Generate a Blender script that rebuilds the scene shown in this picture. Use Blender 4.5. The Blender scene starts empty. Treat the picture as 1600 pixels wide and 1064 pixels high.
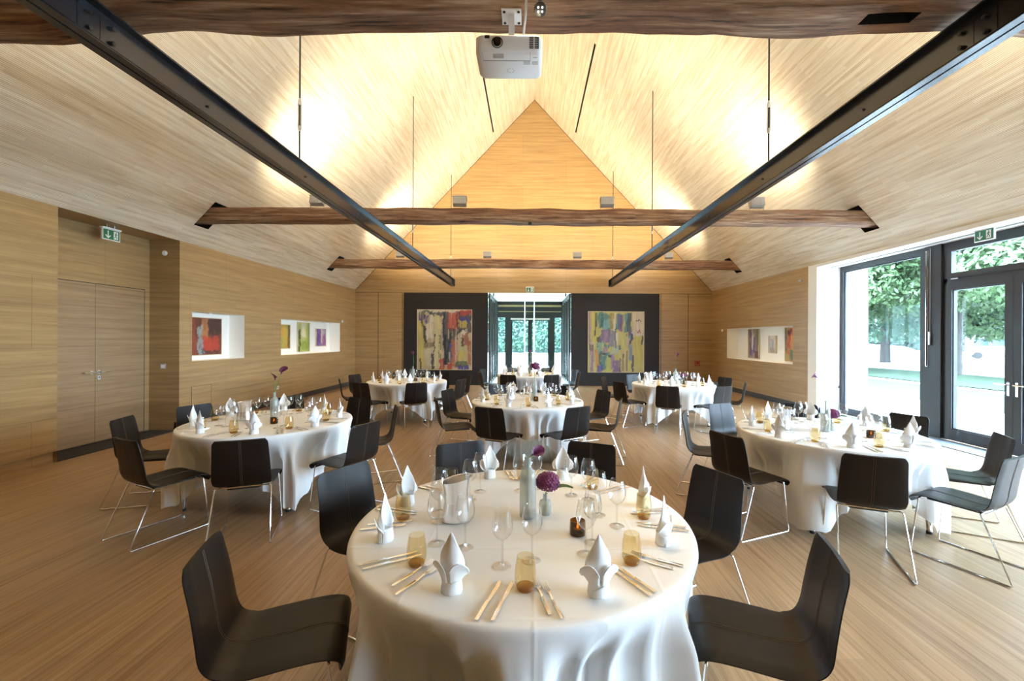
import bpy, math, random
from mathutils import Vector, Matrix, noise
PI = math.pi
R = math.radians
SC = bpy.context.scene
COL = SC.collection

# ------------------------------------------------------------------ camera, world, sun, exposure
EYE = 1.65
cam_data = bpy.data.cameras.new('camera')
cam_data.sensor_width = 36.0
cam_data.lens = 665 / 1600 * 36
cam_data.shift_x = -29 / 1600
cam_data.shift_y = -3 / 1600
cam_data.clip_start = 0.05
cam_data.clip_end = 400
cam = bpy.data.objects.new('camera', cam_data)
COL.objects.link(cam)
cam.matrix_world = Matrix.Translation((0, 0, EYE)) @ Matrix.Rotation(R(90), 4, 'X') @ Matrix.Rotation(0.005, 4, 'Z')
SC.camera = cam

SC.view_settings.view_transform = 'Standard'
SC.view_settings.look = 'None'
SC.view_settings.gamma = 1.0
SC.view_settings.use_curve_mapping = False
SC.view_settings.exposure = 0.0
SC.render.film_transparent = False
SC.cycles.use_denoising = True
SC.cycles.max_bounces = 10
SC.cycles.diffuse_bounces = 6
SC.cycles.glossy_bounces = 4
SC.cycles.transmission_bounces = 4
SC.cycles.transparent_max_bounces = 24
SC.cycles.caustics_reflective = False
SC.cycles.caustics_refractive = False
SC.cycles.sample_clamp_indirect = 30.0

world = bpy.data.worlds.new('sky')
SC.world = world
world.use_nodes = True
_bg = world.node_tree.nodes['Background']
_bg.inputs[0].default_value = (0.57, 0.76, 1.0, 1)
_bg.inputs[1].default_value = 42.0

sun_d = bpy.data.lights.new('sun', 'SUN')
sun_d.energy = 5.0
sun_d.angle = R(1.5)
sun_d.color = (1.0, 0.95, 0.86)
sun = bpy.data.objects.new('sun', sun_d)
COL.objects.link(sun)
sun.rotation_euler = Vector((0.62, 0.30, -0.95)).to_track_quat('-Z', 'Y').to_euler()

# room measures (metres); camera stands at x=0, y=0 and looks along +y
XL, XR, YB, YF = -6.18, 6.38, 15.0, -2.6       # left wall, right wall, far wall, wall behind the camera
ZE, ZR, XC = 3.34, 10.06, 0.10                # eave, ridge height, ridge x
KL = (XC - XL) / (ZR - ZE)                    # left slope dx/dz
KR = (XR - XC) / (ZR - ZE)

portal = bpy.data.lights.new('window_portal', 'AREA')
portal.shape = 'RECTANGLE'
portal.size = 3.2
portal.size_y = 12.0
portal.cycles.is_portal = True
po = bpy.data.objects.new('window_portal', portal)
COL.objects.link(po)
po.matrix_world = Matrix.Translation((7.55, 3.5, 1.65)) @ Matrix.Rotation(R(90), 4, 'Y')

# ------------------------------------------------------------------ helpers
class MB:
    """collects faces and links them as one mesh object"""
    def __init__(s):
        s.v = []; s.f = []; s.m = []; s.sm = []; s.cols = None
    def add(s, vs, fs, mi=0, smooth=False):
        b = len(s.v)
        s.v += [tuple(v) for v in vs]
        for f in fs:
            s.f.append(tuple(i + b for i in f)); s.m.append(mi); s.sm.append(smooth)
    def quad(s, a, b, c, d, mi=0):
        s.add([a, b, c, d], [(0, 1, 2, 3)], mi)
    def box(s, x0, x1, y0, y1, z0, z1, mi=0):
        vs = [(x, y, z) for z in (z0, z1) for y in (y0, y1) for x in (x0, x1)]
        s.add(vs, [(0, 2, 3, 1), (4, 5, 7, 6), (0, 1, 5, 4), (2, 6, 7, 3), (0, 4, 6, 2), (1, 3, 7, 5)], mi)
    def obox(s, M, sx, sy, sz, mi=0):
        vs = [M @ Vector((x * sx / 2, y * sy / 2, z * sz / 2)) for z in (-1, 1) for y in (-1, 1) for x in (-1, 1)]
        s.add(vs, [(0, 2, 3, 1), (4, 5, 7, 6), (0, 1, 5, 4), (2, 6, 7, 3), (0, 4, 6, 2), (1, 3, 7, 5)], mi)
    def rbox(s, x0, x1, y0, y1, z0, z1, r=0.01, n=3, mi=0):
        """box with rounded vertical edges and softened rims"""
        pts = []
        for cx, cy, a0 in ((x1 - r, y1 - r, 0), (x0 + r, y1 - r, 90), (x0 + r, y0 + r, 180), (x1 - r, y0 + r, 270)):
            for k in range(n + 1):
                a = R(a0 + 90 * k / n)
                pts.append((cx, cy, math.cos(a) * r, math.sin(a) * r))
        m = len(pts); e = min(r, (z1 - z0) * 0.3) * 0.5
        rings = [(z0, 1 - 0.5), (z0 + e, 1), (z1 - e, 1), (z1, 1 - 0.5)]
        vs = []
        for z, q in rings:
            for cx, cy, dx, dy in pts:
                vs.append((cx + dx * q, cy + dy * q, z))
        fs = []
        for i in range(3):
            for j in range(m):
                a = i * m + j; b = i * m + (j + 1) % m
                fs.append((a, b, b + m, a + m))
        fs.append(tuple(range(m))[::-1]); fs.append(tuple(range(3 * m, 4 * m)))
        s.add(vs, fs, mi, True)
    def tube(s, pts, r, n=8, mi=0, cap=True, radii=None):
        pts = [Vector(p) for p in pts]
        vs = []; fs = []; N = len(pts)
        up = None
        for i, p in enumerate(pts):
            t = (pts[min(i + 1, N - 1)] - pts[max(i - 1, 0)]).normalized()
            if up is None:
                up = t.orthogonal().normalized()
            else:
                up = (up - t * up.dot(t))
                up = up.normalized() if up.length > 1e-6 else t.orthogonal().normalized()
            w = t.cross(up)
            rr = radii[i] if radii else r
            for k in range(n):
                a = 2 * PI * k / n
                vs.append(p + up * math.cos(a) * rr + w * math.sin(a) * rr)
        for i in range(N - 1):
            for k in range(n):
                a = i * n + k; b = i * n + (k + 1) % n
                fs.append((a, b, b + n, a + n))
        if cap:
            fs.append(tuple(range(n))[::-1]); fs.append(tuple(range((N - 1) * n, N * n)))
        s.add(vs, fs, mi, True)
    def lathe(s, prof, n=24, mi=0, sx=1.0, sy=1.0, c=(0, 0, 0), rib=0, ribn=0):
        vs = []; fs = []; N = len(prof)
        for r, z in prof:
            for k in range(n):
                a = 2 * PI * k / n
                q = r * (1 + rib * math.cos(ribn * a))
                vs.append((c[0] + q * math.cos(a) * sx, c[1] + q * math.sin(a) * sy, c[2] + z))
        for i in range(N - 1):
            for k in range(n):
                a = i * n + k; b = i * n + (k + 1) % n
                fs.append((a, b, b + n, a + n))
        if prof[0][0] > 1e-4 and prof[0][1] == min(p[1] for p in prof) and len(prof) > 2 and prof[0][0] < 0.002:
            fs.append(tuple(range(n))[::-1])
        s.add(vs, fs, mi, True)
    def disc(s, c, r, n=24, mi=0):
        vs = [(c[0] + r * math.cos(2 * PI * k / n), c[1] + r * math.sin(2 * PI * k / n), c[2]) for k in range(n)]
        s.add(vs, [tuple(range(n))], mi)
    def grid(s, rows, mi=0, smooth=True):
        nr = len(rows); nc = len(rows[0]); vs = [p for r_ in rows for p in r_]
        fs = [(i * nc + j, i * nc + j + 1, (i + 1) * nc + j + 1, (i + 1) * nc + j) for i in range(nr - 1) for j in range(nc - 1)]
        s.add(vs, fs, mi, smooth)
    def holes(s, P, u0, u1, v0, v1, hs, mi=0):
        """a flat panel P(u,v) with rectangular holes"""
        us = sorted({u0, u1, *[h[0] for h in hs], *[h[1] for h in hs]})
        vv = sorted({v0, v1, *[h[2] for h in hs], *[h[3] for h in hs]})
        for i in range(len(us) - 1):
            for j in range(len(vv) - 1):
                um = (us[i] + us[i + 1]) / 2; vm = (vv[j] + vv[j + 1]) / 2
                if any(h[0] < um < h[1] and h[2] < vm < h[3] for h in hs):
                    continue
                s.quad(P(us[i], vv[j]), P(us[i + 1], vv[j]), P(us[i + 1], vv[j + 1]), P(us[i], vv[j + 1]), mi)
    def build(s, name, mats, parent=None, loc=None, angle=40):
        me = bpy.data.meshes.new(name)
        me.from_pydata(s.v, [], s.f)
        if not isinstance(mats, (list, tuple)):
            mats = [mats]
        for m in mats:
            me.materials.append(m)
        me.polygons.foreach_set('material_index', s.m)
        me.polygons.foreach_set('use_smooth', s.sm)
        if s.cols:
            at = me.color_attributes.new('paint', 'FLOAT_COLOR', 'POINT')
            flat = []
            for c in s.cols:
                flat += [c[0], c[1], c[2], 1.0]
            at.data.foreach_set('color', flat)
        me.update()
        if any(s.sm):
            me.set_sharp_from_angle(angle=R(angle))
        o = bpy.data.objects.new(name, me)
        COL.objects.link(o)
        if parent:
            o.parent = parent
        if loc:
            o.location = loc
        return o

def empty(name, loc=(0, 0, 0), rz=0.0):
    o = bpy.data.objects.new(name, None)
    o.empty_display_size = 0.1
    COL.objects.link(o)
    o.location = loc
    o.rotation_euler = (0, 0, rz)
    return o

def tag(o, label, cat, group=None, kind=None):
    o['label'] = label
    o['category'] = cat
    if group: o['group'] = group
    if kind: o['kind'] = kind
    return o

def struct(o):
    o['kind'] = 'structure'
    return o

def copy_tree(o, parent=None):
    c = o.copy()
    COL.objects.link(c)
    if parent:
        c.parent = parent
    for ch in o.children:
        copy_tree(ch, c)
    return c

def catmull(P, n):
    P = [Vector(p) for p in P]
    out = []
    for i in range(len(P) - 1):
        a = P[max(i - 1, 0)]; b = P[i]; c = P[i + 1]; d = P[min(i + 2, len(P) - 1)]
        for k in range(n):
            t = k / n
            out.append(0.5 * ((2 * b) + (c - a) * t + (2 * a - 5 * b + 4 * c - d) * t * t + (3 * b - a - 3 * c + d) * t ** 3))
    out.append(P[-1])
    return out

def fillet(P, r, n=4):
    P = [Vector(p) for p in P]
    out = [P[0]]
    for i in range(1, len(P) - 1):
        a, b, c = P[i - 1], P[i], P[i + 1]
        q = min(r, (a - b).length * 0.45, (c - b).length * 0.45)
        s = b + (a - b).normalized() * q
        e = b + (c - b).normalized() * q
        for k in range(n + 1):
            t = k / n
            out.append((1 - t) ** 2 * s + 2 * t * (1 - t) * b + t * t * e)
    out.append(P[-1])
    return out

# ------------------------------------------------------------------ materials
class NT:
    def __init__(s, name):
        s.mat = bpy.data.materials.new(name)
        s.mat.use_nodes = True
        s.t = s.mat.node_tree
        s.bsdf = s.t.nodes['Principled BSDF']
        s.out = s.t.nodes['Material Output']
    def n(s, kind, **kw):
        x = s.t.nodes.new(kind)
        for k, v in kw.items():
            setattr(x, k, v)
        return x
    def l(s, a, b):
        s.t.links.new(a, b)
    def math(s, op, a, b=None, c=None):
        x = s.n('ShaderNodeMath', operation=op)
        for i, v in enumerate((a, b, c)):
            if v is None: continue
            if isinstance(v, (int, float)): x.inputs[i].default_value = v
            else: s.l(v, x.inputs[i])
        return x.outputs[0]
    def coords(s):
        tc = s.n('ShaderNodeTexCoord')
        sp = s.n('ShaderNodeSeparateXYZ')
        s.l(tc.outputs['Object'], sp.inputs[0])
        return tc.outputs['Object'], sp.outputs[0], sp.outputs[1], sp.outputs[2]
    def vec(s, x, y, z):
        c = s.n('ShaderNodeCombineXYZ')
        for i, v in enumerate((x, y, z)):
            if isinstance(v, (int, float)): c.inputs[i].default_value = v
            else: s.l(v, c.inputs[i])
        return c.outputs[0]
    def noise(s, v, scale=1.0, detail=4.0, rough=0.55):
        x = s.n('ShaderNodeTexNoise')
        s.l(v, x.inputs['Vector'])
        x.inputs['Scale'].default_value = scale
        x.inputs['Detail'].default_value = detail
        x.inputs['Roughness'].default_value = rough
        return x.outputs[0]
    def ramp(s, f, stops):
        x = s.n('ShaderNodeValToRGB')
        s.l(f, x.inputs[0])
        e = x.color_ramp.elements
        while len(e) < len(stops): e.new(0.5)
        for el, (p, c) in zip(e, stops):
            el.position = p; el.color = (*c, 1)
        return x.outputs[0]
    def mix(s, f, a, b, mode='MIX'):
        x = s.n('ShaderNodeMix', data_type='RGBA', blend_type=mode)
        if isinstance(f, (int, float)): x.inputs[0].default_value = f
        else: s.l(f, x.inputs[0])
        for i, v in ((6, a), (7, b)):
            if isinstance(v, tuple): x.inputs[i].default_value = (*v, 1)
            else: s.l(v, x.inputs[i])
        return x.outputs[2]
    def bump(s, h, strength=0.3, dist=0.01):
        x = s.n('ShaderNodeBump')
        x.inputs['Strength'].default_value = strength
        x.inputs['Distance'].default_value = dist
        s.l(h, x.inputs['Height'])
        s.l(x.outputs[0], s.bsdf.inputs['Normal'])
    def color(s, c):
        if isinstance(c, tuple): s.bsdf.inputs['Base Color'].default_value = (*c, 1)
        else: s.l(c, s.bsdf.inputs['Base Color'])
    def set(s, **kw):
        for k, v in kw.items():
            s.bsdf.inputs[k.replace('_', ' ')].default_value = v
        return s

def plain(name, c, rough=0.5, metal=0.0, spec=0.5, bump=None, vary=0.06):
    m = NT(name)
    v, x, y, z = m.coords()
    f = m.noise(v, 9.0, 3)
    m.color(m.mix(f, tuple(k * (1 - vary) for k in c), tuple(min(1, k * (1 + vary)) for k in c)))
    m.set(Roughness=rough, Metallic=metal)
    m.bsdf.inputs['Specular IOR Level'].default_value = spec
    if bump:
        m.bump(m.noise(v, bump[0], 4), bump[1], bump[2])
    return m.mat

def brick(m, u, v, w, h, off=0.5, mortar=0.002, c1=(0.45, 0.45, 0.45), c2=(0.55, 0.55, 0.55), cm=(0.3, 0.3, 0.3)):
    b = m.n('ShaderNodeTexBrick')
    m.l(m.vec(u, v, 0.0), b.inputs['Vector'])
    b.offset = off
    b.inputs['Scale'].default_value = 1.0
    b.inputs['Brick Width'].default_value = w
    b.inputs['Row Height'].default_value = h
    b.inputs['Mortar Size'].default_value = mortar
    b.inputs['Mortar Smooth'].default_value = 0.0
    b.inputs['Bias'].default_value = 0.0
    b.inputs['Color1'].default_value = (*c1, 1)
    b.inputs['Color2'].default_value = (*c2, 1)
    b.inputs['Mortar'].default_value = (*cm, 1)
    return b.outputs[0]

def mat_wall_wood(name='wall_panelling', dark=(0.27, 0.155, 0.062), light=(0.53, 0.355, 0.160)):
    m = NT(name)
    v, x, y, z = m.coords()
    u = m.math('ADD', x, y)
    g1 = m.noise(m.vec(m.math('MULTIPLY', u, 0.5), 0.0, m.math('MULTIPLY', z, 16.0)), 1.0, 5, 0.6)
    g2 = m.noise(m.vec(m.math('MULTIPLY', u, 2.2), 3.0, m.math('MULTIPLY', z, 110.0)), 1.0, 3, 0.7)
    f = m.math('ADD', m.math('MULTIPLY', g1, 0.6), m.math('MULTIPLY', g2, 0.4))
    c = m.ramp(f, [(0.33, dark), (0.52, tuple((a + b) / 2 for a, b in zip(dark, light))), (0.70, light)])
    b = brick(m, u, m.math('ADD', z, 0.34), 2.45, 0.92, 0.37, 0.0025, (0.93, 0.93, 0.93), (1.0, 1.0, 1.0), (0.62, 0.6, 0.58))
    m.color(m.mix(1.0, c, b, 'MULTIPLY'))
    m.set(Roughness=0.42)
    m.bump(g2, 0.10, 0.002)
    return m.mat

def mat_floor():
    m = NT('floor_boards')
    v, x, y, z = m.coords()
    g1 = m.noise(m.vec(m.math('MULTIPLY', x, 38.0), m.math('MULTIPLY', y, 0.7), 0.0), 1.0, 5, 0.62)
    g2 = m.noise(m.vec(m.math('MULTIPLY', x, 150.0), m.math('MULTIPLY', y, 1.6), 5.0), 1.0, 3, 0.7)
    f = m.math('ADD', m.math('MULTIPLY', g1, 0.62), m.math('MULTIPLY', g2, 0.38))
    c = m.ramp(f, [(0.36, (0.26, 0.150, 0.074)), (0.50, (0.415, 0.27, 0.148)), (0.68, (0.53, 0.37, 0.22))])
    b = brick(m, y, x, 2.2, 0.145, 0.43, 0.0008, (0.88, 0.87, 0.86), (1.0, 1.0, 1.0), (0.7, 0.66, 0.6))
    m.color(m.mix(1.0, c, b, 'MULTIPLY'))
    m.set(Roughness=0.36)
    m.bsdf.inputs['Specular IOR Level'].default_value = 0.42
    m.bump(g2, 0.05, 0.001)
    return m.mat

def mat_roof():
    m = NT('slatted_ceiling_lining')
    v, x, y, z = m.coords()
    s_ = m.math('MULTIPLY', z, 1.37)
    pitch = 0.019
    w = m.math('FRACT', m.math('DIVIDE', s_, pitch))
    groove = m.math('LESS_THAN', w, 0.30)
    g1 = m.noise(m.vec(m.math('MULTIPLY', s_, 22.0), m.math('MULTIPLY', y, 0.9), 0.0), 1.0, 4, 0.6)
    c = m.ramp(g1, [(0.32, (0.62, 0.50, 0.35)), (0.5, (0.78, 0.69, 0.55)), (0.68, (0.85, 0.79, 0.68))])
    b = brick(m, y, s_, 0.85, 0.047, 0.37, 0.0, (0.86, 0.82, 0.78), (1.0, 1.0, 1.0), (1.0, 1.0, 1.0))
    c = m.mix(1.0, c, b, 'MULTIPLY')
    c = m.mix(m.math('MULTIPLY', groove, 0.58), c, (0.20, 0.15, 0.10))
    m.color(c)
    m.set(Roughness=0.55)
    return m.mat

def mat_timber():
    m = NT('old_timber')
    v, x, y, z = m.coords()
    sv = m.vec(m.math('MULTIPLY', x, 1.4), m.math('MULTIPLY', y, 30.0), m.math('MULTIPLY', z, 30.0))
    g1 = m.noise(sv, 1.0, 6, 0.65)
    g2 = m.noise(m.vec(m.math('MULTIPLY', x, 0.8), m.math('MULTIPLY', y, 3.0), m.math('MULTIPLY', z, 3.0)), 1.0, 3)
    c = m.ramp(g1, [(0.34, (0.03, 0.017, 0.010)), (0.42, (0.19, 0.105, 0.06)), (0.54, (0.31, 0.185, 0.11)), (0.66, (0.50, 0.37, 0.26))])
    c2 = m.mix(1.0, c, m.ramp(g2, [(0.35, (0.70, 0.52, 0.42)), (0.6, (1.0, 1.0, 1.0))]), 'MULTIPLY')
    m.color(c2)
    m.set(Roughness=0.72)
    m.bump(g1, 0.9, 0.02)
    return m.mat

def mat_cloth(name='white_linen', c=(0.86, 0.85, 0.83)):
    m = NT(name)
    v, x, y, z = m.coords()
    def crease(a, off):
        f = m.math('ABSOLUTE', m.math('SUBTRACT', m.math('FRACT', m.math('ADD', m.math('DIVIDE', a, 0.46), off)), 0.5))
        return m.math('SUBTRACT', 1.0, m.math('MINIMUM', m.math('MULTIPLY', f, 40.0), 1.0))
    k = m.math('MAXIMUM', crease(y, 0.15), m.math('MULTIPLY', crease(x, 0.4), 0.4))
    k = m.math('ADD', k, m.math('MULTIPLY', m.noise(v, 3.0, 3), 1.2))
    m.color(c)
    m.set(Roughness=0.8)
    m.bsdf.inputs['Sheen Weight'].default_value = 0.1
    m.bump(k, 0.5, 0.004)
    return m.mat

def mat_glass(name, tint=(1, 1, 1), refl=1.0, rough=0.02, ior=1.45, haze=0.0, hazec=(0.8, 0.8, 0.8)):
    """thin-walled glass: see-through sheet with its Fresnel reflection"""
    m = NT(name)
    tr = m.n('ShaderNodeBsdfTransparent'); tr.inputs[0].default_value = (*tint, 1)
    gl = m.n('ShaderNodeBsdfGlossy'); gl.inputs['Roughness'].default_value = rough
    fr = m.n('ShaderNodeFresnel')
    ge = m.n('ShaderNodeNewGeometry')       # the sheet reflects alike from both sides
    m.l(m.math('ADD', ior, m.math('MULTIPLY', ge.outputs['Backfacing'], 1 / ior - ior)), fr.inputs[0])
    v, x, y, z = m.coords()
    wob = m.math('ADD', m.math('MULTIPLY', m.noise(v, 6.0, 2), 0.1), 0.95)
    f = m.math('MINIMUM', m.math('MULTIPLY', m.math('MULTIPLY', fr.outputs[0], refl), wob), 1.0)
    mx = m.n('ShaderNodeMixShader')
    m.l(f, mx.inputs[0]); m.l(tr.outputs[0], mx.inputs[1]); m.l(gl.outputs[0], mx.inputs[2])
    last = mx
    if haze:
        df = m.n('ShaderNodeBsdfDiffuse'); df.inputs[0].default_value = (*hazec, 1)
        m2 = m.n('ShaderNodeMixShader'); m2.inputs[0].default_value = haze
        m.l(mx.outputs[0], m2.inputs[1]); m.l(df.outputs[0], m2.inputs[2])
        last = m2
    m.l(last.outputs[0], m.out.inputs[0])
    return m.mat

def mat_emit(name, c, s):
    m = NT(name)
    e = m.n('ShaderNodeEmission')
    e.inputs[0].default_value = (*c, 1); e.inputs[1].default_value = s
    m.l(e.outputs[0], m.out.inputs[0])
    return m.mat

def mat_leather():
    m = NT('chair_leather')
    v, x, y, z = m.coords()
    f = m.noise(v, 5.0, 4)
    m.color(m.mix(f, (0.009, 0.006, 0.0045), (0.018, 0.012, 0.009)))
    m.set(Roughness=0.42)
    m.bsdf.inputs['Specular IOR Level'].default_value = 0.25
    m.bump(m.noise(v, 260.0, 2), 0.12, 0.001)
    return m.mat

def mat_leaf(name, a, b, sat=1.0):
    m = NT(name)
    v, x, y, z = m.coords()
    f = m.noise(v, 0.9, 3)
    m.color(m.mix(f, a, b))
    m.set(Roughness=0.55)
    return m.mat

def mat_paint():
    m = NT('oil_paint')
    a = m.n('ShaderNodeAttribute'); a.attribute_name = 'paint'
    v, x, y, z = m.coords()
    m.color(a.outputs[0])
    m.set(Roughness=0.5)
    m.bump(m.noise(v, 30.0, 4), 0.3, 0.003)
    return m.mat

M = {}
M['wall'] = mat_wall_wood()
M['door'] = mat_wall_wood('door_veneer', (0.25, 0.152, 0.076), (0.46, 0.315, 0.175))
M['floor'] = mat_floor()
M['roof'] = mat_roof()
M['timber'] = mat_timber()
M['cloth'] = mat_cloth()
M['napkin'] = plain('napkin_linen', (0.88, 0.87, 0.86), 0.85, bump=(160, 0.2, 0.001), vary=0.01)
M['leather'] = mat_leather()
M['stitch'] = plain('stitching_thread', (0.13, 0.095, 0.07), 0.7)
M['chrome'] = plain('chrome', (0.82, 0.82, 0.83), 0.10, 1.0, vary=0.02)
M['steelbrush'] = plain('brushed_steel', (0.66, 0.66, 0.66), 0.28, 1.0, vary=0.04)
M['silver'] = plain('polished_silver', (0.88, 0.90, 0.93), 0.24, 1.0, vary=0.02)
M['frameblack'] = plain('entrance_frame_black', (0.008, 0.010, 0.012), 0.4, spec=0.3)
M['black'] = plain('black_plastic', (0.012, 0.012, 0.012), 0.45)
M['girder'] = plain('dark_painted_steel', (0.016, 0.018, 0.024), 0.27, 0.0, 0.6)
M['frame'] = plain('window_frame_grey', (0.036, 0.036, 0.041), 0.45)
M['darkwall'] = plain('charcoal_wall_board', (0.024, 0.021, 0.021), 0.6, spec=0.25)
M['white'] = plain('white_plaster', (0.86, 0.86, 0.85), 0.8, bump=(40, 0.08, 0.002), vary=0.015)
M['cream'] = plain('niche_white', (0.88, 0.86, 0.80), 0.8, vary=0.015)
M['plastic'] = plain('white_plastic', (0.78, 0.78, 0.80), 0.4, vary=0.02)
M['lampgrey'] = plain('lamp_grey', (0.42, 0.41, 0.40), 0.45, vary=0.03)
M['void'] = plain('recess_black', (0.008, 0.006, 0.005), 0.9)
M['plinth'] = plain('dark_plinth', (0.05, 0.042, 0.036), 0.5)
M['mat'] = plain('entrance_matting', (0.028, 0.028, 0.030), 0.9, bump=(120, 0.3, 0.003))
M['convector'] = plain('convector_grille_grey', (0.20, 0.23, 0.27), 0.45)
M['glass'] = mat_glass('window_glass', (0.97, 0.99, 0.98), 0.12)
M['doorglass'] = mat_glass('door_glass', (0.88, 0.94, 0.93), 0.35)
M['wine'] = mat_glass('clear_glass', (0.965, 0.965, 0.96), 2.3, 0.03)
M['amber'] = mat_glass('amber_glass', (0.93, 0.84, 0.62), 1.5, 0.04)
M['amberbase'] = mat_glass('amber_glass_base', (0.74, 0.56, 0.24), 1.2, 0.05, haze=0.08, hazec=(0.5, 0.32, 0.1))
M['brownglass'] = mat_glass('smoked_amber_glass', (0.42, 0.25, 0.08), 1.4, 0.05, haze=0.16, hazec=(0.12, 0.07, 0.03))
M['greyglass'] = mat_glass('frosted_bottle_glass', (0.80, 0.82, 0.78), 1.5, 0.05, haze=0.36, hazec=(0.62, 0.63, 0.60))
M['green'] = plain('exit_sign_green', (0.010, 0.17, 0.075), 0.4)
M['signwhite'] = plain('sign_white', (0.85, 0.88, 0.86), 0.4)
M['red'] = plain('sign_red', (0.35, 0.02, 0.02), 0.4)
M['petal'] = plain('purple_petal', (0.20, 0.025, 0.10), 0.6, vary=0.35)
M['calla'] = plain('calla_purple', (0.12, 0.012, 0.06), 0.45, vary=0.3)
M['stem'] = plain('flower_stem', (0.13, 0.24, 0.05), 0.5, vary=0.2)
M['leafg'] = plain('flower_leaf', (0.045, 0.13, 0.025), 0.45, vary=0.3)
M['wax'] = plain('candle_wax', (0.85, 0.72, 0.45), 0.5)
M['flame'] = mat_emit('candle_flame', (1.0, 0.62, 0.20), 14.0)
M['lens'] = mat_emit('lamp_lens', (1.0, 0.86, 0.60), 6.0)
M['led'] = mat_emit('led_points', (1.0, 0.98, 0.95), 1.8)
M['darkglass'] = plain('projector_lens_glass', (0.01, 0.008, 0.008), 0.08)
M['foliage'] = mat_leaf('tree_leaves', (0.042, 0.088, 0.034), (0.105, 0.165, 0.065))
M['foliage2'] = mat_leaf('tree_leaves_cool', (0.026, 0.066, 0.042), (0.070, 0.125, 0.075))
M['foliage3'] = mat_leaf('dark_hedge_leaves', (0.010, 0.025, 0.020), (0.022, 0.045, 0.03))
M['bark'] = plain('tree_bark', (0.06, 0.055, 0.05), 0.9, bump=(12, 0.5, 0.02), vary=0.25)
M['gravel'] = plain('pale_gravel', (0.60, 0.58, 0.54), 0.95, bump=(60, 0.3, 0.01), vary=0.08)
M['paving'] = plain('pale_paving', (0.66, 0.65, 0.63), 0.85, vary=0.05)
M['grass'] = plain('lawn_grass', (0.022, 0.052, 0.022), 0.95, bump=(40, 0.6, 0.03), vary=0.25)
M['carglass'] = plain('car_glass', (0.03, 0.05, 0.08), 0.1)
M['carpaint'] = plain('white_car_paint', (0.80, 0.80, 0.80), 0.3, vary=0.01)
M['rubber'] = plain('tyre_rubber', (0.02, 0.02, 0.02), 0.8)
M['bronze'] = plain('bronze_strip', (0.30, 0.22, 0.10), 0.4, 0.6)
M['paint'] = mat_paint()
# ------------------------------------------------------------------ room shell
def PL(y, z): return (XL, y, z)
def PR(y, z): return (XR, y, z)
NZ = (1.20, 2.12)                       # left niches, height
NICHES = [(7.77, 9.19), (10.54, 13.79)]
RY0, RY1, RXD = 5.56, 7.49, -6.71       # door recess in the left wall
WY0, WY1, WZH = -2.35, 9.49, 3.27       # window opening in the right wall
RN = (10.35, 13.82, 1.05, 2.00)         # niche in the right wall
PLZ = 0.15

b = MB(); b.quad((XL - 0.7, YF, 0), (XR + 0.72, YF, 0), (XR + 0.72, 15.0, 0), (XL - 0.7, 15.0, 0))
b.quad((-1.5, 15.0, 0), (1.42, 15.0, 0), (1.42, 18.6, 0), (-1.5, 18.6, 0))
struct(b.build('floor', M['floor']))

# left wall with door recess and two niches; panelling stops above a set-back plinth
b = MB()
b.holes(PL, YF, YB, PLZ, ZE, [(RY0, RY1, PLZ, ZE)] + [(n[0], n[1], *NZ) for n in NICHES])
for ya, yb_ in ((YF, RY0), (RY1, YB)):
    b.quad((XL, ya, PLZ), (XL, yb_, PLZ), (XL - 0.05, yb_, PLZ), (XL - 0.05, ya, PLZ))
# recess cheeks, back and soffit
for yy in (RY0, RY1):
    b.quad((XL, yy, 0), (RXD, yy, 0), (RXD, yy, ZE + 0.02), (XL, yy, ZE + 0.02))
b.quad((XL, RY0, ZE + 0.01), (XL, RY1, ZE + 0.01), (RXD, RY1, ZE + 0.01), (RXD, RY0, ZE + 0.01))
b.holes(lambda y, z: (RXD, y, z), RY0, RY1, 0, ZE + 0.01, [(5.72, 7.40, 0.0, 2.47)])
struct(b.build('wall_left', M['wall']))
b = MB()
b.box(XL - 0.09, XL - 0.05, RY1, YB, 0, PLZ); b.box(XL - 0.09, XL - 0.05, YF, RY0, 0, PLZ, 1)
o = struct(b.build('baseboard_left', [M['plinth'], M['wall']]))

def niche(x0, dx, y0, y1, z0, z1):
    b = MB(); x1 = x0 + dx
    b.quad((x1, y0, z0), (x1, y1, z0), (x1, y1, z1), (x1, y0, z1))
    b.quad((x0, y0, z0), (x0, y1, z0), (x1, y1, z0), (x1, y0, z0))
    b.quad((x0, y0, z1), (x1, y0, z1), (x1, y1, z1), (x0, y1, z1))
    b.quad((x0, y0, z0), (x1, y0, z0), (x1, y0, z1), (x0, y0, z1))
    b.quad((x0, y1, z0), (x0, y1, z1), (x1, y1, z1), (x1, y1, z0))
    return b
for k, (ya, yb_) in enumerate(NICHES):
    struct(niche(XL, -0.33, ya, yb_, *NZ).build('trim_%d' % (k + 1), M['cream']))
struct(niche(XR, 0.33, *RN).build('trim_3', M['cream']))

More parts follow.
